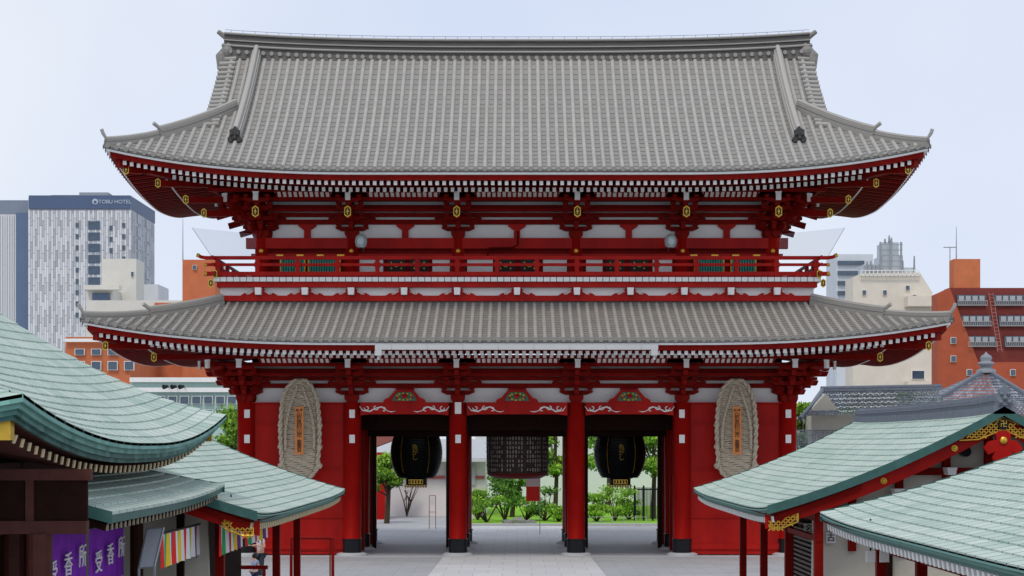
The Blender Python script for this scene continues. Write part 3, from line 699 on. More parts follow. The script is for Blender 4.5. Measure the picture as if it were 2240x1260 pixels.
for px,Y,h,r,mt,lb in((1065,99,1.8,1.0,LEAF,'rounded light green shrub left of the garden path lantern'),(1105,100.5,2.2,.8,LEAFD,'dark upright shrub behind the lawn edge'),(1150,102,1.3,.8,LEAF,'low shrub right below the red banner'),(1192,101,1.9,.9,LEAFD,'dense shrub right of the red banner'),(1222,100,1.1,.6,LEAF,'small shrub beside the right post of the central passage'),
    (1305,100,1.1,.7,LEAF,'low bright shrub under the right lantern'),(1345,101,2.2,1.0,LEAF,'staked spreading pine shrub in the right passage'),(1375,103,1.1,.7,LEAF,'small bright shrub before the black fence'),(1045,102,1.5,.7,LEAFD,'dark shrub at the left edge of the central passage'),(1290,105,1.5,.9,LEAF,'broad shrub at the left edge of the right passage')):
    t=thing('garden_shrub',lb,'shrub',gp(px,Y),'shrubs on the garden lawn'); b=V(gp(px,Y)); m=MB(); cr=MB()
    for k in range(9):
        a=random.random()*6.28; c=b+V((math.cos(a)*r*.75,math.sin(a)*r*.7,h*random.uniform(.3,.95))); m.path([b,c],[.05,.02],5); leaves(cr,c,(r*.5,r*.5,h*.13),140,.08,random.uniform(-.25,.25))
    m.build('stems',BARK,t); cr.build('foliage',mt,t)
for px,Y,s in((1135,96.5,.5),(1160,96.2,.35),(1110,96.4,.3)):
    m=MB(); m.ball(gp(px,Y,.1),s,s*.7,s*.6,9,6)
    for i,v in enumerate(m.v): m.v[i]=tuple(c+random.uniform(-.05,.05) for c in v)
    o=m.build('garden_rock',plain('rock',(.25,.25,.24),.9,ns=6)); tag(o,{1135:'largest grey rock on the lawn edge',1160:'small rock right of the largest garden rock',1110:'small rock left of the largest garden rock'}[px],'rock','rocks on the lawn edge')
t=thing('plaster_building','long pale pinkish walled temple building seen in the left passage','building',(X_(930,108),110,0))
PK=plain('pink_plaster',(.80,.76,.76),.8)
m=MB(); m.box(X_(800,108),X_(1062,108),108,116,0,Z_(1000,108)); m.build('wall',PK,t)
m=MB(); x0,x1=X_(790,107),X_(1070,107); secs=[[(x,107,Z_(1010,107)),(x,107.1,Z_(1002,107)),(x,112,Z_(960,107)),(x,117,Z_(1002,107)),(x,112,Z_(966,107))] for x in(x0,x1)]; m.sweep(secs)
m.build('roof',plain('pale_roof',(.48,.50,.52),.6,ns=3),t)
m=MB(); m.box(X_(800,107.9),X_(1060,107.9),107.9,107.97,Z_(1047,108),Z_(1041,108)); m.build('wall_band',plain('rose_band',(.55,.12,.12)),t)
m=MB(); m.box(X_(975,107.9),X_(1040,107.9),107.85,107.95,Z_(1060,108),Z_(1018,108)); m.build('shutter',plain('grey_shutter',(.55,.58,.6)),t)
t=thing('glazed_building','pale building with rows of windows behind the central lantern','building',(X_(1240,125),125,0))
m=MB(); m.box(X_(1040,125),X_(1460,125),125,132,0,Z_(930,125)); m.build('wall',plain('pale_wall',(.74,.75,.77)),t)
for k in range(9):
    m=MB(); a=1050+k*44; m.box(X_(a,124.9),X_(a+32,124.9),124.9,124.97,Z_(1022,125),Z_(1000,125)); m.build('window',GREY,t)
t=thing('red_roofed_hut','small red gabled hut at the left edge of the left passage','hut',(X_(830,103),103,0))
m=MB(); m.box(X_(802,103),X_(842,103),103,105,0,Z_(990,103)); m.build('wall',RED,t)
m=MB(); m.prism([(X_(800,102.8),Z_(985,102.8)),(X_(862,102.8),Z_(962,102.8)),(X_(872,102.8),Z_(955,102.8)),(X_(800,102.8),Z_(950,102.8))],102.8,105.2); m.build('roof',plain('hut_roof',(.35,.12,.1)),t)
t=thing('bare_shrub','leafless little shrub against the pale plaster wall','shrub',gp(890,107.4)); m=MB(); b=V(gp(890,107.4))
for k in range(9):
    a=random.uniform(-1,1); p=b+V((a*.3,0,.9)); m.path([b,p,p+V((a*.5,0,.9))],[.04,.03,.012],5); m.path([p,p+V((-a*.5,.1,.7))],[.02,.01],4)
m.build('branches',BARK,t)
t=thing('sign_stand','thin red metal notice stand on the paving in the left passage','sign',gp(946,92)); m=MB()
for q in(939,953): m.tube(gp(q,92),P(q,1084,92),.018,.018,6)
m.tube(P(939,1084,92),P(953,1084,92),.018,.018,6); m.tube(P(939,1120,92),P(953,1120,92),.015,.015,6); m.build('frame',plain('dull_red',(.35,.06,.05)),t)
m=MB(); m.box(X_(941,92),X_(951,92),91.98,92.02,Z_(1104,92),Z_(1088,92)); m.build('notice',WHP,t)
yb=86; t=thing('hanging_banner','red and white paper banner on a thin pole right of centre behind the giant lantern','banner',gp(1165,yb)); m=MB()
m.box(X_(1151,yb),X_(1180,yb),yb,yb+.02,Z_(1096,yb),Z_(1064,yb)); m.build('red_half',plain('banner_red',(.95,.04,.03)),t); m=MB(); m.box(X_(1151,yb),X_(1180,yb),yb,yb+.02,Z_(1063.9,yb),Z_(1044,yb)); m.build('white_half',plain('banner_white',(.90,.72,.68)),t)
m=MB(); m.tube(gp(1181,yb),P(1181,1040,yb),.02,.02,6); m.tube(P(1181,1043,yb),P(1150,1043,yb),.015,.015,5); m.build('pole',GREY,t)
t=thing('black_fence','black vertical bar fence in the right passage','fence',gp(1405,101)); 
for q in(1388,1408,1428,1449):
    m=MB(); m.box(X_(q,101)-.05,X_(q,101)+.05,100.95,101.05,0,Z_(1062,101)); m.build('post',BLACK,t)
m=MB()
for k in range(21): x=X_(1388+k*2.9,101); m.box(x-.02,x+.02,100.98,101.02,.1,Z_(1066,101))
m.box(X_(1388,101),X_(1449,101),100.97,101.03,Z_(1072,101),Z_(1069,101)); m.build('bar_panel',BLACK,t)
t=thing('low_garden_fence','low pale rope fence along the right passage lawn','fence',gp(1350,95.5)); PLG=plain('pale_grey_rope',(.5,.5,.48))
for q in range(1290,1420,25):
    m=MB(); m.tube(gp(q,95.5),P(q,1128,95.5),.022,.022,6); m.build('post',PLG,t)
m=MB(); m.tube(P(1290,1131,95.5),P(1416,1131,95.5),.012,.012,5); m.tube(P(1290,1142,95.5),P(1416,1142,95.5),.012,.012,5); m.build('rail',PLG,t)
# ================================================================= BACKGROUND BUILDINGS
WCACHE={}
def win(par,px,py,w,h,Y,frame=WHP,glass=GLASS,name='window'):
    k=(round(w,1),round(h,1),Y,frame.name)
    if k not in WCACHE:
        m=MB(); a=w*Y/F/2; b=h*Y/F/2; m.box(-a,a,-.12,0,-b,b); m.mi=1; m.box(-a*.86,a*.86,-.16,-.121,-b*.86,b*.86)
        me=bpy.data.meshes.new(name); me.from_pydata(m.v,[],m.f); me.materials.append(frame); me.materials.append(glass); me.polygons.foreach_set('material_index',m.m); WCACHE[k]=me
    o=bpy.data.objects.new(name,WCACHE[k]); COL.objects.link(o); o.parent=par; o.location=P(px,py,Y)-BASE[par.name]; return o
def bld(name,label,px0,px1,pyt,Y,dep,m_,cat='building'):
    t=thing(name,label,cat,(X_((px0+px1)/2,Y),Y,0)); m=MB(); m.box(X_(px0,Y),X_(px1,Y),Y,Y+dep,0,Z_(pyt,Y)); m.build('wall',m_,t); return t
YH=250; CLAD=mat('cladding',(.38,.40,.43),.6,nscale=.3,namt=.1,valcol=(.68,.69,.71)); NAVY=plain('navy_panel',(.09,.13,.22),.5); STEEL=plain('blue_steel',(.12,.17,.27),.3)
t=bld('hotel_tower','tall pale striped hotel tower with dark blue sign band at far left',62,285,432,YH,16.5,plain('hotel_wall',(.52,.53,.55)))
m=MB()
rnd=random.Random(3); ztop=Z_(459,YH)
for c in range(45):
    px=62+c*5; z=Z_(760,YH)-(0,1.1,.4,1.6)[c%4]; j=0
    while z<ztop:
        zz=min(z+2.3,ztop); m.val=(.95,.15,.85,.55)[(c+j*(1 if (c//4)%2 else 2))%4]+rnd.uniform(-.12,.12); m.box(X_(px+.3,YH),X_(px+4.7,YH),YH-.12,YH-.02,z,zz-.06); z+=2.3; j+=1
xr=X_(285,YH)
for c in range(13):
    y=YH+.6+c*1.26; z=5-(c%3)*.8; j=0
    while z<ztop:
        zz=min(z+2.3,ztop); m.val=(.3,.0,.2,.1)[(c+j)%4]+rnd.uniform(0,.1); m.box(xr+.02,xr+.1,y-.5,y+.5,z,zz-.05); z+=2.3; j+=1
m.build('facade_cladding',CLAD,t)
m=MB(); m.box(X_(64,YH),X_(286,YH),YH-.3,YH+16.8,Z_(457,YH),Z_(428,YH)); b=m.build('sign_band',NAVY,t)
PALET=plain('pale_lettering',(.52,.58,.66))
text('TOBU HOTEL',.76,P(251,441.5,YH-.4),(H,0,0),PALET,t,ext=.003)
m=MB(); m.tube(P(208,441,YH-.4),P(208,441,YH-.45),.42,.42,16); m.mi=1; m.tube(P(208,442,YH-.45),P(208,442,YH-.5),.2,.2,12); m.build('emblem',[PALET,NAVY],t)
m=MB(); m.box(X_(100,YH),X_(230,YH),YH+3,YH+12,Z_(430,YH),Z_(420,YH)); m.box(X_(158,YH),X_(222,YH),YH+4,YH+11,Z_(421,YH),Z_(412,YH)); m.build('plant_room',plain('plant_grey',(.3,.33,.37)),t)
for r_ in range(9):
    py=493+r_*24.5
    if py<680: win(t,206,py,26,18,YH-.1,STEEL)
    for q in(169,243,271):
        if py<700: win(t,q,py+ (6 if q==243 else 0),7,11,YH-.1,GREY)
for py in range(480,640,28):
    for yy in(254,260):
        m=MB(); z=Z_(py,255); m.box(xr+.1,xr+.16,yy,yy+2.2,z-.7,z+.7); m.build('side_window',GLASS,t)
t=bld('glass_tower','pale tower section with one dark glazed strip left of the striped hotel',-60,60,462,YH+1,14,plain('panel_pale',(.60,.62,.64)))
m=MB(); m.box(X_(33,YH),X_(61,YH),YH+.4,YH+.95,0,Z_(465,YH)); m.build('glass_strip',STEEL,t)
m=MB(); m.box(X_(-20,YH),X_(61,YH),YH+.9,YH+8,Z_(465,YH),Z_(436,YH)); m.build('roof_screen',plain('screen_grey',(.22,.26,.33)),t)
m=MB()
for c in range(18):
    px=-36+c*3.8; m.val=.75+.2*(c%2); m.box(X_(px,YH),X_(px+2.6,YH),YH+.85,YH+.98,0,Z_(470,YH))
m.build('facade_stripe',CLAD,t)
CB=plain('cream_wall',(.68,.66,.60),.8,ns=.8)
t=bld('rooftop_block','cream concrete stair block before the hotel tower',222,298,566,190,4,CB)
for q,p in((232,640),(290,600)): win(t,q,p,6,12,190)
t=bld('rooftop_block','low cream block with a dark square opening below the hotel',190,246,632,186,4,CB)
m=MB(); m.box(X_(203,186),X_(241,186),185.8,185.95,Z_(682,186),Z_(641,186)); m.build('opening',STEEL,t); m=MB(); m.box(X_(186,185),X_(262,185),184.6,186,Z_(634,185),Z_(624,185)); m.build('parapet',CB,t)
t=bld('apartment_block','long cream low block behind the left tiled eave',188,396,657,180,6,CB)
t=bld('white_house','small pale block half hidden right of the hotel tower',300,346,622,200,6,plain('pale_block',(.6,.62,.64)))
OB=mat('orange_brick',(.60,.18,.08),.8,nscale=1.2,namt=.2); OB2=mat('red_orange_brick',(.44,.10,.05),.8,nscale=1.2,namt=.2)
t=bld('brick_tower','square orange brick tower with one tiny window left of the gate balcony',399,470,568,150,5,OB); win(t,426,585,9,10,149.95)
t=bld('brick_tower','thin orange roof block behind the corner ridge left of the gate',338,400,662,151,8,OB)
t=bld('brick_building','low orange brick building beneath the left end of the lower roof',143,285,737,140,14,OB)
for q in range(175,285,36): win(t,q,800,22,20,139.9); win(t,q,770,22,14,139.9)
m=MB(); m.box(X_(143,139.8),X_(285,139.8),139.6,139.8,Z_(748,139.8),Z_(741,139.8)); m.build('balcony_rail',WHP,t)
t=bld('teal_building','teal and white office building under the left end of the lower roof',285,528,826,115,14,plain('teal_wall',(.42,.58,.54)))
for a,b in((858,848),(836,826)):
    m=MB(); m.box(X_(285,114.9),X_(528,114.9),114.7,114.9,Z_(a,115),Z_(b,115)); m.build('white_band',WHP,t)
for q in range(300,520,26): win(t,q,875,20,18,114.9); win(t,q,905,20,18,114.9)
for q,lb in((366,'left'),(384,'middle'),(401,'right')):
    c=P(q,845,114); t=thing('roof_spotlight','small dark spotlight on the teal building, the %s one of three'%lb,'spotlight',c,'spotlights on the teal building')
    m=MB(); m.tube(c+V((0,.1,0)),c+V((-.2,-.2,-.05)),.1,.16,10); m.build('lamp_head',BLACK,t); m=MB(); m.bar(c,c+V((0,.9,-.15)),.04,.04); m.build('arm',GREY,t)
m=MB(); m.tube(P(400,568,150),P(400,478,150),.05,.02,6); o=m.build('roof_antenna',GREY); tag(o,'thin antenna mast left of the gate over the orange tower','antenna')
t=bld('grey_office','grey white office block right behind the gate',1830,1910,556,210,7,plain('office_grey',(.60,.64,.68)))
for k in range(4):
    m=MB(); m.box(X_(1832,209.9),X_(1890,209.9),209.7,209.9,Z_(580+k*22,210),Z_(571+k*22,210)); m.build('window_band',GLASS,t)
CW=plain('cream_tower_wall',(.72,.66,.57),.8,ns=.8)
t=thing('cream_tower','cream apartment tower with slanted right shoulder and rooftop gear','building',(X_(1930,170),170,0))
m=MB(); Yc=170; m.prism([(X_(1866,Yc),0),(X_(1866,Yc),Z_(606,Yc)),(X_(1885,Yc),Z_(598,Yc)),(X_(2012,Yc),Z_(596,Yc)),(X_(2040,Yc),Z_(640,Yc)),(X_(2040,Yc),0)],Yc,Yc+4); m.build('wall',CW,t)
m=MB(); m.box(X_(1880,Yc),X_(2008,Yc),Yc-.4,Yc-.3,Z_(604,Yc),Z_(602,Yc)); 
for q in range(1882,2010,9): m.box(X_(q,Yc)-.03,X_(q,Yc)+.03,Yc-.4,Yc-.3,Z_(604,Yc),Z_(592,Yc))
m.box(X_(1880,Yc),X_(2008,Yc),Yc-.42,Yc-.32,Z_(593,Yc),Z_(591.5,Yc)); m.build('roof_railing',WHP,t)
for q,p in((1890,640),(1890,675),(1985,630),(2000,650),(1915,700),(1990,690),(1890,730),(1890,770),(1915,770),(1935,640)): win(t,q,p,9,11,Yc-.02)
win(t,2008,820,30,20,Yc-.02)
for a,b in((672,650),(850,835)):
    m=MB(); m.box(X_(1978,Yc),X_(2042,Yc),Yc-1.6,Yc-.05,Z_(a,Yc),Z_(b,Yc)); m.build('balcony_box',CW,t)
t=thing('rooftop_tower','grey lattice antenna tower on the cream building roof','tower',(X_(1945,176),176,Z_(600,176)))
m=MB(); Yc=172; m.box(X_(1925,Yc),X_(1975,Yc),Yc,Yc+3,Z_(600,Yc),Z_(560,Yc)); m.box(X_(1932,Yc),X_(1966,Yc),Yc,Yc+3,Z_(560,Yc),Z_(530,Yc)); m.box(X_(1890,Yc),X_(1925,Yc),Yc,Yc+3,Z_(600,Yc),Z_(578,Yc)); m.box(X_(1975,Yc),X_(1998,Yc),Yc,Yc+3,Z_(600,Yc),Z_(585,Yc)); m.build('housing',plain('tower_grey',(.50,.55,.60)),t)
m=MB()
for q,a,b in((1945,530,515),(1950,530,520),(2000,600,560),(1905,580,570),(1897,580,572),(1975,600,570),(1936,530,522)): m.tube(P(q,a,Yc),P(q,b,Yc),.12,.07,6)
for k in range(5): m.cbox(P(1893+k*9,590,Yc-1),.35,.3,.8)
for q in(1925,1970,1947): m.box(X_(q,Yc)-.1,X_(q,Yc)+.1,Yc-.3,Yc-.2,Z_(600,Yc),Z_(530,Yc))
for p in range(535,600,12): m.box(X_(1922,Yc),X_(1973,Yc),Yc-.32,Yc-.31,Z_(p+1.5,Yc),Z_(p,Yc))
m.build('aerials',GREY,t)
m=MB(); m.tube(P(2092,568,150),P(2092,495,150),.06,.02,6); m.tube(P(2064,541,150),P(2092,541,150),.04,.04,5); m.tube(P(2078,541,150),P(2078,600,150),.04,.04,5)
for q in range(2064,2094,5): m.tube(P(q,541,149.5),P(q,541,150.5),.02,.02,4)
o=m.build('roof_antenna',GREY); tag(o,'television aerial mast beside the orange brick apartment tower','antenna')
Yc=140; OBD=mat('brown_red_wall',(.22,.045,.038),.8,nscale=1,namt=.2)
t=thing('brick_apartments','orange brick apartment building with sloped dark red balcony front','building',(X_(2150,Yc),Yc,0))
m=MB(); m.prism([(X_(a,Yc),Z_(b,Yc)) for a,b in((2052,1080),(2052,642),(2078,630),(2140,792),(2420,792),(2420,1080))],Yc,Yc+2.2); m.build('brick_wall',OB2,t)
m=MB(); m.prism([(X_(a,Yc),Z_(b,Yc)) for a,b in((2078.3,629),(2420,629),(2420,791.5),(2140.5,791.5))],Yc+.3,Yc+2.1); m.build('sloped_front',OBD,t)
m=MB(); m.box(X_(2090,Yc),X_(2148,Yc),Yc+.5,Yc+2,Z_(628.8,Yc),Z_(565,Yc)); m.build('stair_tower',OB,t)
PB_=plain('pale_blind',(.40,.42,.44)); RLG=plain('rail_pale',(.42,.38,.38))
for r_,(py,x0) in enumerate(((655,2094),(700,2104),(745,2116))):
    for k in range(3):
        q=x0+k*82
        m=MB(); m.box(X_(q,Yc),X_(q+64,Yc),Yc+.1,Yc+.28,Z_(py+14,Yc),Z_(py-10,Yc)); o=m.build('balcony_recess',GLASS,t)
        for j in range(4): m=MB(); m.box(X_(q+4+j*15,Yc),X_(q+15+j*15,Yc),Yc+.05,Yc+.09,Z_(py+4,Yc),Z_(py-8,Yc)); m.build('window_panel',PB_,o)
        m=MB(); m.box(X_(q,Yc),X_(q+64,Yc),Yc-.3,Yc-.25,Z_(py+4,Yc),Z_(py+2.6,Yc)); m.box(X_(q,Yc),X_(q+64,Yc),Yc-.3,Yc-.25,Z_(py+14,Yc),Z_(py+12,Yc))
        for j in range(17): m.box(X_(q+j*4,Yc)-.015,X_(q+j*4,Yc)+.015,Yc-.3,Yc-.26,Z_(py+14,Yc),Z_(py+3,Yc))
        m.build('railing',RLG,o)
for q,p in((2085,745),(2085,785),(2120,815),(2170,815),(2215,815)): win(t,q,p,12,14,Yc-.01)
m=MB()
for q in(2163,2172): m.tube(P(q,640,Yc-.6),P(q+20,770,Yc-.6),.02,.02,5)
for k in range(16): m.tube(P(2163+k*1.3,644+k*8,Yc-.6),P(2172+k*1.3,644+k*8,Yc-.6),.015,.015,4)
m.build('escape_ladder',plain('pink_ladder',(.5,.25,.23)),t)
HT=mat('blue_grey_tile',(.17,.195,.235),.45,nscale=6,namt=.45,valcol=(.36,.40,.47)); HTR=mat('blue_grey_ridge',(.19,.215,.26),.5,nscale=5)
def tiled_slope(mb,A,B,C,D,nx,ny):
    for j in range(ny):
        for i in range(nx):
            f=lambda u,v:(V(A).lerp(V(B),u)).lerp(V(D).lerp(V(C),u),v)
            u0,u1=i/nx,(i+1)/nx; v0,v1=j/ny,(j+1)/ny; mb.val=random.random()*.8; up=V((0,0,.05)); um=(u0+u1)/2
            mb.add([f(u0,v0)+up,f(um,v0)+up*2.2,f(u1,v0)+up,f(u0,v1),f(um,v1)+up*1.2,f(u1,v1)],[(0,1,4,3),(1,2,5,4)])
t=thing('tiled_house','cream house with blue grey tiled roof right of the gate','house',(X_(1880,88),90,0))
m=MB(); m.box(X_(1775,88),X_(2060,88),88,94,0,Z_(905,88)); m.build('wall',CREAM,t)
m=MB(); tiled_slope(m,P(1760,912,86.5),P(2080,905,86.5),P(2050,852,90),P(1800,856,90),46,14); tiled_slope(m,P(2080,905,95),P(1760,912,95),P(1800,856,90),P(2050,852,90),20,6); r=m.build('roof',HT,t)
m=MB(); ridge(m,[P(1795,856,90),P(2060,851,90)],.3,.25); m.path([P(1750,916,86.4),P(1775,888,88),P(1800,852,90)],.12,7); m.build('ridge',HTR,r)
m=MB(); tiled_slope(m,P(1735,990,84),P(1880,985,84),P(1870,942,87),P(1740,942,87),24,9); m.build('lower_roof',HT,t)
m=MB(); m.prism([(X_(1758,88),Z_(910,88)),(X_(1800,88),Z_(862,88)),(X_(1835,88),Z_(908,88))],87.2,87.9); m.build('gable',CREAM,t)
t=thing('pyramid_roof_hall','temple hall with pyramid tiled roof and stone finial on the far right','hall',(X_(2157,100),104,0))
ap=P(2157,812,104)
m=MB(); m.box(X_(2010,101),X_(2310,101),101,108,0,Z_(915,101)); m.build('wall',plain('grey_hall_wall',(.4,.41,.42)),t)
m=MB(); A=P(1965,908,98.5); B=P(2345,908,98.5); A2=V((A.x,110,A.z)); B2=V((B.x,110,B.z))
for a,b in((A,B),(A2,A),(B,B2)):
    f1=a.lerp(ap,.5)-V((0,0,.3)); f2=b.lerp(ap,.5)-V((0,0,.3)); tiled_slope(m,a,b,f2,f1,40,9); tiled_slope(m,f1,f2,ap,ap,24,9)
r=m.build('roof',HT,t)
for a in(A,B):
    m=MB(); ridge(m,[a,a.lerp(ap,.5)-V((0,0,.25)),ap],.28,.22); m.build('hip_ridge',HTR,r)
m=MB(); m.lathe(ap-V((0,0,.1)),[(.55,0),(.6,.15),(.35,.25),(.3,.4),(.5,.5),(.45,.62),(.28,.7),(.36,.85),(.3,1.0),(.1,1.12),(.02,1.25)],14); m.build('finial',plain('finial_stone',(.26,.28,.32),.6,ns=4),t,smooth=True)
# ================================================================= COPPER ROOFED STALLS
def plates(mb,fn,L,W,pw=.42,ph=.26):
    nr=max(2,int(W/ph)); nc=max(2,int(L/pw))
    for j in range(nr):
        t0,t1=j/nr,(j+1)/nr; off=.5*(j%2)
        rowv=random.random()*.3
        for i in range(nc+1):
            v0=max(0,(i-off)/nc); v1=min(1,(i+1-off)/nc)
            if v1<=v0: continue
            mb.val=rowv+random.random()*.55; g=.04/L
            a,b,c,d=fn(v0+g*.3,t0),fn(v1-g*.3,t0),fn(v1-g*.3,t1),fn(v0+g*.3,t1); u=V((0,0,.022))
            mb.add([a+u,b+u,c,d,a-u,b-u],[(0,1,2,3),(0,1,5,4)])
def strip(mb,pts0,pts1):
    for i in range(len(pts0)-1): mb.quad(pts0[i],pts0[i+1],pts1[i+1],pts1[i])
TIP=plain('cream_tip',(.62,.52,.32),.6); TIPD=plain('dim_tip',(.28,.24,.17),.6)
def stall(sg,xe,xr,y0,y1,ze,zr,label,tipm,red=RED,lift=.1,ridge_on=True):
    t=thing('stall_building',label,'stall building',(sg*(xr),(y0+y1)/2,0),'copper roofed stalls')
    prof=lambda q:.72*q+.28*q*q
    def fn(v,q,side=1):
        x=xe+(xr-xe)*q
        if side<0: x=2*xr-x
        return V((sg*x,y0+(y1-y0)*v,ze+(zr-ze)*prof(q)+lift*(abs(2*v-1)**5)*(1-q)**2+.06*(abs(2*v-1)**4)*q))
    W=math.hypot(xr-xe,zr-ze)
    m=MB(); plates(m,fn,y1-y0,W); plates(m,lambda v,q:fn(v,q,-1),y1-y0,W,.8,.5); r=m.build('roof',COP,t)
    m=MB(); K=24
    for k,(dx,z0,z1) in enumerate(((0,.0,-.05),(.03,-.05,-.1),(.06,-.1,-.15))):
        m.val=.7-.25*k
        a=[fn(i/K,0)+V((sg*dx,0,z0)) for i in range(K+1)]; b=[fn(i/K,0)+V((sg*dx,0,z1)) for i in range(K+1)]; c=[fn(i/K,0)+V((sg*(dx+.05),0,z1)) for i in range(K+1)]
        strip(m,a,b); strip(m,b,c)
    m.val=.1
    for v in(0,1):
        for sd in(1,-1):
            a=[fn(v,i/16,sd)+V((0,0,.03)) for i in range(17)]; b=[p-V((0,0,.17)) for p in a]; c=[p+V((0,.12 if v==0 else -.12,0)) for p in b]; strip(m,a,b); strip(m,b,c)
    m.build('roof_edge',COPE,r)
    m=MB()
    for sd in(1,-1):
        a=[fn(0,i/16,sd)+V((0,.15,-.15)) for i in range(17)]; b=[fn(1,i/16,sd)+V((0,-.15,-.15)) for i in range(17)]; strip(m,a,b)
    m.build('soffit',RED_DEEPSHADE,t)
    n=int((y1-y0-.3)/.24)
    for i in range(n+1):
        v=(.15+.24*i)/(y1-y0); p=fn(v,0)+V((sg*.12,0,-.22)); q=fn(v,.4)+V((0,0,-.22)); m=MB(); m.bar(p,q,.09,.1); ra_=m.build('rafter',RED_SHADE,t); w=MB(); w.bar(p-V((sg*.02,0,0)),p+V((sg*.02,0,.005)),.1,.11); w.build('rafter_tip',tipm,ra_)
    m=MB()
    for sd in(1,-1):
        a=[fn(0,i/16,sd)+V((0,.2,-.15)) for i in range(17)]; b=[p-V((0,0,.26)) for p in a]; c=[p+V((0,.09,0)) for p in b]; d=[p+V((0,.09,0)) for p in a]
        strip(m,a,b); strip(m,b,c); strip(m,c,d)
    bb=m.build('bargeboard',red,t)
    for q in(.12,.5,.8):
        p=fn(0,q)+V((0,.17,-.28)); m=MB(); m.tube(p,p+V((0,.03,0)),.06,.06,10); m.ball(p,.04,.03,.04,8,5); m.build('gold_boss',GOLD,bb)
    if ridge_on:
        m=MB(); ridge(m,[fn(v,1)-V((0,0,.02)) for v in(0,.1,.5,.9,1)],.4,.3); o=m.build('ridge',HTR,r); m=MB(); oni(m,fn(0,1)+V((0,0,.2)),(0,-1),.3); m.build('ridge_ornament',HTR,o)
    yg=y0+1.2; m=MB(); pts=[(sg*(xe+1.0),0)]+[(fn(0,q).x,fn(.5,q).z-.18) for q in(.24,.5,.75,1)]+[(sg*(2*xr-fn(0,q).x*sg),fn(.5,q).z-.18) for q in(.75,.5,.24)]+[(sg*(2*xr-xe-1),0)]
    m.prism(pts,yg,yg+.1); m.build('gable_wall',CREAM,t)
    return t,fn
ST,fd=stall(1,4.62,9.0,32.5,46,3.18,5.05,'green copper roofed stall with gilded gable at right, nearer the gate',WHP)
S2,fe=stall(1,5.25,10.0,15,30.5,3.15,4.75,'green copper roof cut by the right bottom corner of the frame',WHP,ridge_on=False)
S3,fc=stall(-1,4.5,9.0,30.5,46,3.15,5.0,'green copper roofed stall with red posts at left, nearer the gate',TIP)
def gold_lattice(par,pts,y):
    m=MB()
    n=len(pts)
    xs=[p[0] for p in pts]; zs=[p[1] for p in pts]
    def inside(x,z):
        c=False;j=n-1
        for i in range(n):
            if (pts[i][1]>z)!=(pts[j][1]>z) and x<(pts[j][0]-pts[i][0])*(z-pts[i][1])/(pts[j][1]-pts[i][1])+pts[i][0]: c=not c
            j=i
        return c
    s=.09; x=min(xs)
    while x<max(xs):
        z=min(zs)
        while z<max(zs):
            if inside(x,z) and inside(x+s/2,z+s/2): m.bar((x-s/2,y,z-s/2),(x+s/2,y,z+s/2),.02,.025,V((0,1,0))); m.bar((x-s/2,y,z+s/2),(x+s/2,y,z-s/2),.02,.025,V((0,1,0)))
            z+=s
        x+=s
    for i in range(n): m.tube((pts[i][0],y,pts[i][1]),(pts[(i+1)%n][0],y,pts[(i+1)%n][1]),.015,.015,5)
    return m.build('gold_lattice',GOLD,par)
yy=32.62
pk=fd(0,1)
gold_lattice(ST,[(pk.x-.80,pk.z-.60),(pk.x-.62,pk.z-.42),(pk.x,pk.z-.18),(pk.x+.62,pk.z-.42),(pk.x+.80,pk.z-.60),(pk.x+.45,pk.z-.58),(pk.x,pk.z-.40),(pk.x-.45,pk.z-.58)],yy)
m=MB(); K=[(.06,-.42),(.15,-.47),(.12,-.58),(.27,-.62),(.36,-.74),(.27,-.86),(.15,-.80),(.20,-.92),(.12,-1.02),(0,-1.12)]
m.prism([(pk.x+a,pk.z+b) for a,b in K]+[(pk.x-a,pk.z+b) for a,b in reversed(K[:-1])],yy-.05,yy+.05); pd=m.build('gable_pendant',RED,ST)
m=MB(); m.ball((pk.x,yy-.07,pk.z-.60),.07,.03,.07); m.build('gold_boss',GOLD,pd)
m=MB(); m.tube((pk.x,yy-.06,pk.z-.3),(pk.x,yy-.02,pk.z-.3),.10,.10,16); b=m.build('emblem_disc',BLACK,ST); text('卍',.14,(pk.x,yy-.075,pk.z-.3),(H,0,0),GOLD,b)
p=fd(0,.02); gold_lattice(ST,[(p.x-.0,p.z-.28),(p.x+.5,p.z-.14),(p.x+.5,p.z-.3),(p.x+.2,p.z-.42),(p.x+.0,p.z-.42)],yy)
p=fc(0,.02); gold_lattice(S3,[(p.x,p.z-.28),(p.x-.5,p.z-.14),(p.x-.5,p.z-.3),(p.x-.2,p.z-.42),(p.x,p.z-.42)],30.62)
for z,a,b in((3.1,5.7,12.3),(3.85,7.2,10.8),):
    m=MB(); m.box(a,b,33.55,33.695,z,z+.14); m.build('gable_beam',RED_SHADE,ST)
for x in(6.4,7.3,8.2,9.0,9.8):
    zt=fd(.5,min(1,(min(x,18-x)-4.62)/4.38)).z-.35
    m=MB(); m.box(x-.07,x+.07,33.56,33.69,2.4,zt); m.build('gable_post',RED_SHADE,ST)
m=MB(); m.tube((8.55,33.5,4.3),(8.55,33.69,4.3),.1,.1,14); m.build('vent_hole',BLACK,ST)
for px,z in((1965,3.6),(2080,4.0)):
    x=X_(px,33.3); m=MB(); m.prism([(x-.1,z),(x+.1,z),(x+.07,z-.14),(x-.07,z-.14)],33.2,33.54); m.build('white_nose',WHP,ST)
def posts(par,sg,x,ys,m_,z1):
    for y in ys:
        m=MB(); m.box(sg*x-.08,sg*x+.08,y-.08,y+.08,.1,z1); o=m.build('post',m_,par); m=MB(); m.box(sg*x-.13,sg*x+.13,y-.13,y+.13,0,.1); m.build('post_base',STONE,o)
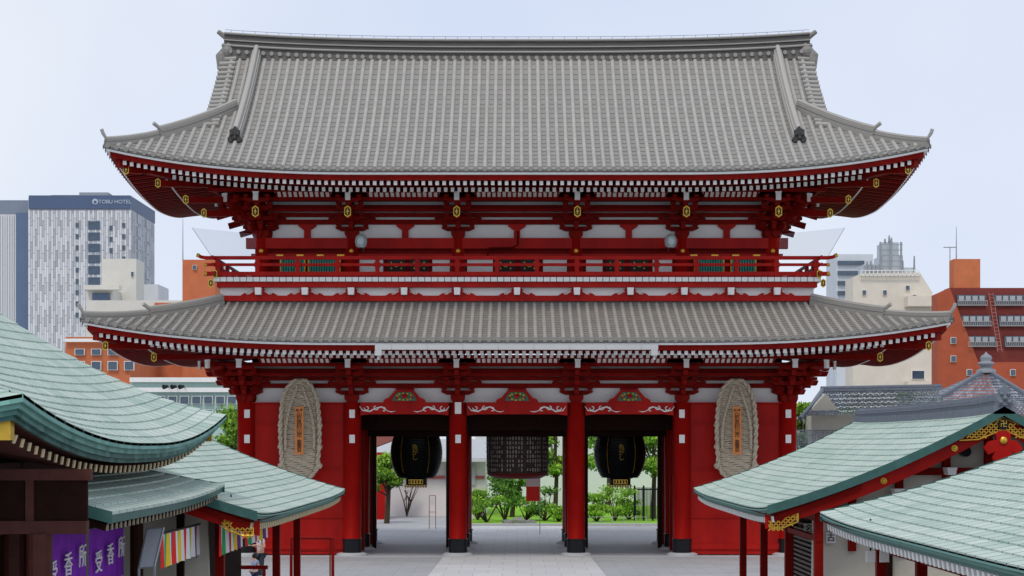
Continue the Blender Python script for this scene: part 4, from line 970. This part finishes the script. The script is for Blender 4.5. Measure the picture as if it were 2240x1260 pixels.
posts(ST,1,5.65,(44,40.3,36.6,33.0),RED_SHADE,3.25); posts(S3,-1,5.4,(43.2,39.5,32.0),RED_SHADE,3.25); posts(S2,1,6.2,(30,27,24),RED_SHADE,3.25)
for par,sg,x,y0,y1 in((ST,1,5.65,32.9,44.2),(S3,-1,5.4,31.8,43.4),(S2,1,6.2,20,30.2)):
    for a,b,w in((3.0,3.16,.07),(2.62,2.72,.05)):
        if par is S3 and a<2.9: continue
        m=MB(); m.box(sg*x-w,sg*x+w,y0,y1,a,b); m.build('eave_beam',RED_SHADE,par)
    m=MB(); a,b=sorted((sg*(x+1.4),sg*(x+1.5))); m.box(a,b,y0+.6,y1,0,3.4); m.build('aisle_wall',DARK,par)
SHUT=mat('shutter_slats',(.10,.075,.06),.5,nscale=4)
for k,(y0,y1) in enumerate(((33.8,36.4),(36.8,40),(40.5,43.8))):
    t=thing('slatted_shutter',('dark slatted shutter at the near end of the right stall','dark slatted shutter between two red posts of the right stall','dark slatted shutter at the far end of the right stall')[k],'shutter',(6.9,(y0+y1)/2,.6),'slatted shutters of the right stall')
    m=MB()
    for j in range(16): m.box(6.88,6.98,y0,y1,.7+j*.11,.7+j*.11+.06)
    m.build('slats',SHUT,t)
    m=MB()
    for y in(y0-.05,y1): m.box(6.85,7.0,y,y+.05,.6,2.55)
    m.box(6.85,7.0,y0,y1,2.5,2.55); m.build('frame',BRN,t)
def signboard(px0,px1,py0,py1,Y,txt,label,size=.25):
    c=P((px0+px1)/2,(py0+py1)/2,Y); w=(px1-px0)*Y/F; h=(py1-py0)*Y/F
    t=thing('stall_sign',label,'sign',c-V((0,0,h/2))); m=MB(); m.box(c.x-w/2,c.x+w/2,Y,Y+.04,c.z-h/2,c.z+h/2); m.build('board',WHP,t)
    if txt: text(txt,size,(c.x,Y-.01,c.z),(H,0,0),BLACK,t,ls=.85)
    m=MB(); m.tube((c.x,Y+.02,c.z+h/2),(c.x,Y+.02,c.z+h/2+.5),.015,.015,5); m.build('hanger',BLACK,t)
signboard(1808,1828,1165,1188,33.6,'古','small white square sign with one black character beside the right stall post',.17)
signboard(1759,1780,1145,1170,35.5,'名','white hanging sign among the shutters of the right stall',.18)
signboard(496,514,1140,1184,33.0,'お\nみ\nく\nじ','narrow white vertical sign hanging in the left stall',.1)
for px,lb in((1905,'white label plate hanging left under the nearest right roof'),(1935,'white label plate hanging right under the nearest right roof')):
    signboard(px-10,px+10,1205,1230,27.5,'',lb)
# ---------------- left big pavilion
PA=thing('incense_pavilion','dark timber pavilion with large upswept green copper roof at far left','pavilion',(-10,26.45,0))
RA=Roof(4.6,19.6,33.3,lambda d:4.44+.5*d+.05*d*d,.5,4.5)
def sA(side,q,d,dz=0):
    hl=RA.hl(side); u=hl-abs(q); x,y=RA.xy(side,q,d); z=RA.prof(max(0,d))+.55*max(0,1-u/6.5)**2.2*max(0,1-d/4.5)+dz
    return V((x-10.1,y,z))
m=MB()
for side in 'RFB': plates(m,lambda v,q,side=side:sA(side,(2*v-1)*(RA.hl(side)-q*4.5),q*4.5),2*RA.hl(side),5.5,.45,.24)
plates(m,lambda v,q:sA('L',(2*v-1)*(RA.hl('L')-q*4.5),q*4.5),13,5.5,1,.6)
ra=m.build('roof',COP,PA)
m=MB(); K=60
for side in 'RFB':
    hl=RA.hl(side)
    f=lambda d,dz:[(lambda p,e:V((p.x,p.y,e.z+dz)))(sA(side,(-1+2*i/K)*(hl-d),d),sA(side,(-1+2*i/K)*hl,0)) for i in range(K+1)]
    for k,(d,z0,z1) in enumerate(((0,.02,-.07),(.05,-.07,-.14),(.10,-.14,-.21),(.15,-.21,-.27))):
        a,b,c=f(d,z0),f(d,z1),f(d+.05,z1)
        for i in range(K):
            m.val=max(0,.85-.28*k+random.uniform(-.2,.2)); m.quad(a[i],a[i+1],b[i+1],b[i]); m.quad(b[i],b[i+1],c[i+1],c[i])
m.build('roof_edge',COPE,ra)
sf=MB()
for side in 'RFB':
    hl=RA.hl(side); n=int((hl-.3)*2/.3)
    for i in range(n+1):
        q=(-n/2+i)*.3; e=min(2.2,hl-abs(q))
        if e<.5: continue
        a=sA(side,q,0); x,y=RA.xy(side,q,.3); p=V((x-10.1,y,a.z-.36)); x,y=RA.xy(side,q,e); r=V((x-10.1,y,a.z-.28+.1*e))
        if side=='B': continue
        m=MB(); m.bar(p,r,.1,.11); rr=m.build('rafter',BRN,PA); m=MB(); m.bar(p+(p-r).normalized()*.02,p,.08,.10); m.build('rafter_tip',TIP,rr)
    for d0,d1,z0,z1 in((.2,2.6,-.27,-.03),(2.6,4.4,-.03,.5)):
        f=lambda d,dz:[(lambda p,e:V((p.x,p.y,e.z+dz)))(sA(side,(-1+2*i/K)*(hl-d),d),sA(side,(-1+2*i/K)*(hl-0),0)) for i in range(K+1)]
        strip(sf,f(d0,z0),f(d1,z1))
sf.build('soffit',BRN,PA)
for x,y in((-6.85,21.3),(-6.85,24.0),(-6.85,31.8),(-13,21.3),(-13,31.8),(-5.9,21.75)):
    m=MB(); m.tube((x,y,0),(x,y,4.2 if x!=-5.9 else 3.34),.16,.16,14); m.build('pillar',BRN,PA)
for bx_ in((-6.97,-6.73,21,32,3.95,4.2),(-6.93,-6.77,21,32,3.25,3.4),(-13,-6.6,21.2,21.4,3.9,4.19),(-9.0,-5.3,21.65,21.8,3.34,3.5),(-9.0,-5.25,21.66,21.79,4.0,4.14)):
    m=MB(); m.box(*bx_); m.build('tie_beam',BRN,PA)
m=MB(); m.box(-9.0,-5.3,21.7,21.76,3.5,4.0); m.build('end_partition',DARK,PA)
for x in(-8.4,-7.6,-6.8,-6.0):
    m=MB(); m.box(x-.05,x+.05,21.66,21.7,3.5,4.0); m.build('partition_stile',BRN,PA)
m=MB(); m.box(-8.6,-8.5,21,32,0,4.2); m.box(-13,-8.55,31.5,31.6,0,4.2); m.build('inner_wall',DARK,PA)
m=MB(); m.box(-6.87,-6.83,21,32,3.4,3.95); m.build('transom_panel',BRN,PA)
for x,y in((-5.62,33.2),(-5.62,19.7)):
    p=sA('R',(y-26.45),0); m=MB(); m.bar((-5.85,y-(.3 if y>26 else -.3),p.z-.36),(-8,y-(2.4 if y>26 else -2.4),p.z-.5),.16,.2); o=m.build('hip_rafter',BRN,PA); m=MB(); m.cbox((-5.8,y-(.25 if y>26 else -.25),p.z-.37),.16,.16,.22); m.build('gold_cap',GOLD,o)
PB=thing('lean_to_roof','low green copper lean to roof tucked beneath the big left pavilion eave','lean-to',(-6.2,26.6,0))
def fb(v,q): return V((-5.2-1.6*q,22.6+(31.3-22.6)*v,3.56+.42*q+.04*q*q+.16*v**4*(1-q)))
m=MB(); plates(m,fb,8.7,1.7); r=m.build('roof',COP,PB)
m=MB(); K=16; a=[fb(i/K,0)+V((0,0,.02)) for i in range(K+1)]; b=[p+V((-.06,0,-.16)) for p in a]; m.val=.15; strip(m,a,b)
for v in(0,1):
    a=[fb(v,i/8)+V((0,0,.02)) for i in range(9)]; b=[p-V((0,0,.16)) for p in a]; strip(m,a,b)
m.build('roof_edge',COPE,r)
m=MB(); strip(m,[fb(i/K,0)-V((.06,0,.14)) for i in range(K+1)],[fb(i/K,1)-V((0,0,.14)) for i in range(K+1)]); m.build('soffit',DARK,PB)
for i in range(33):
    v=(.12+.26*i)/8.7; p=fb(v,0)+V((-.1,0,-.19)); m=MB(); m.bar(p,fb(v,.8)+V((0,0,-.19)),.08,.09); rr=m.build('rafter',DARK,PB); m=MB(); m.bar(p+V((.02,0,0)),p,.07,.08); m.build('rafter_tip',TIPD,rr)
m=MB(); m.box(-6.0,-5.88,22.7,31.2,3.3,3.44); m.build('eave_beam',DARK,PB)
m=MB(); m.box(-6.0,-5.88,31.0,31.14,0,3.3); m.build('post',DARK,PB)
def curtain(sgx,y0,y1,z0,z1,mats,stripes,label,cat,group,txt=None):
    n=80; t=thing('hanging_curtain',label,cat,(sgx,(y0+y1)/2,z0),group); m=MB()
    for i in range(n):
        for j in range(4):
            f=lambda a,b:V((sgx+.035*math.sin(a/n*38)*(.3+.7*(1-b/4)),y0+(y1-y0)*a/n,z0+(z1-z0)*b/4+ .02*math.sin(a*.5)*(b==0)))
            m.mi=int(i/n*stripes)%len(mats); m.quad(f(i,j),f(i+1,j),f(i+1,j+1),f(i,j+1))
    m.build('cloth',mats,t,smooth=True)
    m=MB(); m.tube((sgx,y0-.05,z1+.02),(sgx,y1+.05,z1+.02),.02,.02,6); m.build('rod',BLACK,t)
    if txt:
        k=len(txt)
        for i,ch in enumerate(txt): text(ch,.36,(sgx+.06,y0+(y1-y0)*(i+.5)/k,z0+.44*(z1-z0)-.04+.07*i),(H,0,H),WHP,t,ext=.008,sx=1.25)
    return t
curtain(-6.4,23.65,26.1,2.3,3.2,[PURP],1,'purple curtain with white characters, nearest the left edge','curtain','purple curtains of the pavilion','受香所')
curtain(-6.4,26.3,28.6,2.3,3.16,[PURP],1,'purple curtain with white characters, the one further right','curtain','purple curtains of the pavilion','受香所')
STR=[plain('cloth_red',(.80,.03,.02)),WHP,plain('cloth_green',(.03,.40,.15)),plain('cloth_yellow',(.88,.58,.03)),plain('cloth_white',(.8,.8,.78)),plain('cloth_violet',(.15,.04,.26))]
for x_,y0,y1,st_,lb in((-5.65,27.9,31.3,20,'striped five colour curtain beside the purple curtains'),(-5.25,31.0,33.6,14,'striped five colour curtain left of the first red post'),(-5.25,34.0,37.0,14,'short striped five colour curtain deepest under the left stall')):
    curtain(x_,y0,y1,2.46,3.0,STR,st_,lb,'curtain','striped curtains of the left stall')
t=thing('tilted_sign_panel','pale grey tilted panel between purple and striped curtains','panel',P(330,1240,26.8)); m=MB(); a,b,c,d=P(322,1158,27),P(358,1155,27),P(338,1240,26.6),P(304,1243,26.6)
m.quad(a,b,c,d); m.quad(a+V((0,.04,0)),b+V((0,.04,0)),c+V((0,.04,0)),d+V((0,.04,0))); m.build('panel',plain('pale_panel',(.5,.54,.58),.5),t); m=MB(); m.path([a,b,c,d,a],.02,5); m.bar(c,c+V((0,0,-2.4)),.03,.03); m.bar(d,d+V((0,0,-2.4)),.03,.03); m.build('frame',GREY,t)
t=thing('red_barrier','tall red tubular barrier frame on the paving left of the gate','barrier',gp(683,50)); m=MB()
for q in(637,728): m.tube(gp(q,50),P(q,1177,50),.045,.045,8)
m.tube(P(637,1177,50),P(728,1177,50),.045,.045,8); m.build('frame',RED_SHADE,t); m=MB(); m.tube(P(637,1205,50),P(728,1205,50),.025,.025,6); m.tube(P(722,1180,50),gp(722,50),.02,.02,6); m.build('cross_rail',RED_SHADE,t)
t=thing('red_low_rail','low red handrail under the left stall near the two people','handrail',gp(525,44))
for q in(470,578): m=MB(); m.tube(gp(q,44),P(q,1240,44),.04,.04,8); m.build('post',RED,t)
m=MB(); m.tube(P(462,1241,44),P(586,1241,44),.05,.05,8); m.build('top_rail',RED,t)
# ================================================================= PEOPLE
SKIN=plain('skin',(.55,.33,.23),.6); HAIR=plain('black_hair',(.015,.012,.012),.5)
def skinmesh(name,verts,edges,rad,m_,par,sub=2):
    me=bpy.data.meshes.new(name); me.from_pydata(verts,edges,[]); me.materials.append(m_); o=bpy.data.objects.new(name,me); COL.objects.link(o); o.parent=par
    md=o.modifiers.new('Skin','SKIN'); me.skin_vertices.new() if not me.skin_vertices else None
    for i,r in enumerate(rad): me.skin_vertices[0].data[i].radius=(r,r*.8) if not isinstance(r,tuple) else r
    me.skin_vertices[0].data[0].use_root=True; md.use_smooth_shade=True
    s=o.modifiers.new('Sub','SUBSURF'); s.levels=sub; s.render_levels=sub; BASE[o.name]=V((0,0,0)); return o
def person(label,loc,h,rz,shirt,pants,hands,group=None,bow=0.0):
    t=thing('person',label,'person',loc); t.rotation_euler=(0,0,rz); k=h/1.7
    vs=[(0,0,.95),(0,0,1.15),(0,-.01,1.38),(0,-.02-bow*.3,1.48),(0,-.04-bow,1.60)]; ed=[(0,1),(1,2),(2,3),(3,4)]; rd=[(.15,.11),(.13,.1),(.16,.1),(.05,.05),(.085,.10)]
    J={}
    for sg in(-1,1):
        b=len(vs); vs+=[(sg*.17,0,1.40),(sg*.24,.02,1.14)]; hx,hy,hz=hands[0] if sg<0 else hands[1]
        vs+=[(sg*hx,hy,hz),(sg*hx*.92,hy-.06,hz+.01)]; ed+=[(2,b),(b,b+1),(b+1,b+2),(b+2,b+3)]; rd+=[.055,.042,.028,.034]; J[sg]=(vs[b],vs[b+1],vs[b+2])
        for f in range(5):
            dx=(-.03+.015*f); L=(.045,.07,.078,.07,.055)[f]; c=len(vs); px,py,pz=vs[b+3]
            vs+=[(px+dx*sg*1.1,py-L*.55,pz-.005),(px+dx*sg*1.2,py-L,pz-.025)]; ed+=[(b+3,c),(c,c+1)]; rd+=[.0095,.008]
        b=len(vs); vs+=[(sg*.09,0,.88),(sg*.10,-.01,.48),(sg*.10,.03,.08),(sg*.11,-.12,.035)]; ed+=[(0,b),(b,b+1),(b+1,b+2),(b+2,b+3)]; rd+=[.085,.055,.04,.035]
    S=lambda L:[tuple(c*k for c in v) for v in L]; Rr=lambda L:[(r[0]*k,r[1]*k) if isinstance(r,tuple) else r*k for r in L]
    skinmesh('body',S(vs),ed,Rr(rd),SKIN,t)
    sv=[(0,0,.92),(0,0,1.15),(0,-.01,1.38),(0,-.015,1.44)]; se=[(0,1),(1,2),(2,3)]; sr=[(.165,.13),(.145,.115),(.17,.115),(.065,.065)]
    for sg in(-1,1):
        b=len(sv); a1,a2,a3=J[sg]; mid=tuple((V(a1)+(V(a2)-V(a1))*.5)); sv+=[a1,mid]; se+=[(2,b),(b,b+1)]; sr+=[.068,.058]
    skinmesh('shirt',S(sv),se,Rr(sr),shirt,t)
    pv=[(0,0,.94)];pe=[];pr=[(.165,.13)]
    for sg in(-1,1):
        b=len(pv); pv+=[(sg*.09,0,.86),(sg*.1,-.01,.48),(sg*.1,.03,.12)]; pe+=[(0,b),(b,b+1),(b+1,b+2)]; pr+=[.105,.08,.065]
    skinmesh('trousers',S(pv),pe,Rr(pr),pants,t)
    hc=V((0,-.04-bow,1.60))*k
    def kid(nm,m,mt,sm=False):
        me=bpy.data.meshes.new(nm); me.from_pydata(m.v,[],m.f); me.materials.append(mt); me.polygons.foreach_set('use_smooth',[sm]*len(m.f)); o=bpy.data.objects.new(nm,me); COL.objects.link(o); o.parent=t
    m=MB(); m.ball(hc+V((0,.025,.03))*k,.098*k,.115*k,.12*k,14,10); m.ball(hc+V((0,.07,-.06))*k,.085*k,.06*k,.12*k,10,7); kid('hair',m,HAIR,True)
    f=hc+V((0,-.095*k,0)); m=MB(); m.path([f+V((0,-.0,.02))*k,f+V((0,-.025,-.012))*k],[.008*k,.014*k],6); kid('nose',m,SKIN)
    m=MB()
    for sg in(-1,1): m.ball(f+V((sg*.032,.005,.018))*k,.012*k,.008*k,.007*k,6,4)
    m.ball(f+V((0,.004,-.045))*k,.022*k,.008*k,.006*k,6,4)
    kid('facial_features',m,plain('feature_dark',(.08,.03,.03)))
person('standing person in a pale top with raised forearms beside the left stall',gp(570,57.5),1.6,-.9,plain('pale_pink_shirt',(.55,.47,.47)),plain('dark_trousers',(.03,.035,.05)),((.16,-.28,1.2),(.16,-.28,1.22)),bow=.05)
person('dark haired child in a blue patterned top below the person in the pale top',gp(558,52.5),1.15,-.7,mat('blue_print',(.08,.16,.35),.8,nscale=22,col2=(.35,.4,.5)),plain('navy_trousers',(.03,.04,.08)),((.22,-.12,.95),(.22,-.12,.95)),bow=.03)
# ================================================================= WORLD / LIGHT / CAMERA
w=bpy.data.worlds.new('World'); sc.world=w; w.use_nodes=True; N=w.node_tree.nodes; Lk=w.node_tree.links
bg=N['Background']; sky=N.new('ShaderNodeTexSky'); sky.sky_type='NISHITA'; sky.sun_disc=False; sky.sun_elevation=math.radians(52); sky.sun_rotation=math.radians(200)
tc=N.new('ShaderNodeTexCoord'); nz=N.new('ShaderNodeTexNoise'); nz.inputs['Scale'].default_value=2.6; nz.inputs['Detail'].default_value=4; Lk.new(tc.outputs['Generated'],nz.inputs['Vector'])
cr=N.new('ShaderNodeValToRGB'); cr.color_ramp.elements[0].position=.35; cr.color_ramp.elements[1].position=.68; cr.color_ramp.elements[0].color=(.71,.79,.97,1); cr.color_ramp.elements[1].color=(.88,.92,1.0,1); Lk.new(nz.outputs['Fac'],cr.inputs[0])
sc_=N.new('ShaderNodeVectorMath'); sc_.operation='SCALE'; sc_.inputs['Scale'].default_value=10; Lk.new(cr.outputs[0],sc_.inputs[0])
mx=N.new('ShaderNodeMixRGB'); mx.inputs[0].default_value=.9; Lk.new(sky.outputs[0],mx.inputs[1]); Lk.new(sc_.outputs[0],mx.inputs[2]); Lk.new(mx.outputs[0],bg.inputs[0]); bg.inputs[1].default_value=.1
sl=bpy.data.lights.new('sun','SUN'); sl.energy=1.5; sl.angle=math.radians(14); sl.color=(1,.94,.84); so=bpy.data.objects.new('sun',sl); COL.objects.link(so)
d=V((.25,.75,-1.15)).normalized(); so.rotation_euler=d.to_track_quat('-Z','Y').to_euler()
cam=bpy.data.cameras.new('camera'); co=bpy.data.objects.new('camera',cam); COL.objects.link(co); co.location=(0,0,ZC); co.rotation_euler=(H,0,0)
cam.sensor_width=36; cam.lens=F/2240*36; cam.shift_x=-11/2240; cam.shift_y=340/2240; cam.clip_end=3000; cam.clip_start=.5; sc.camera=co
sc.view_settings.view_transform='Standard'; sc.view_settings.look='None'; sc.view_settings.exposure=0
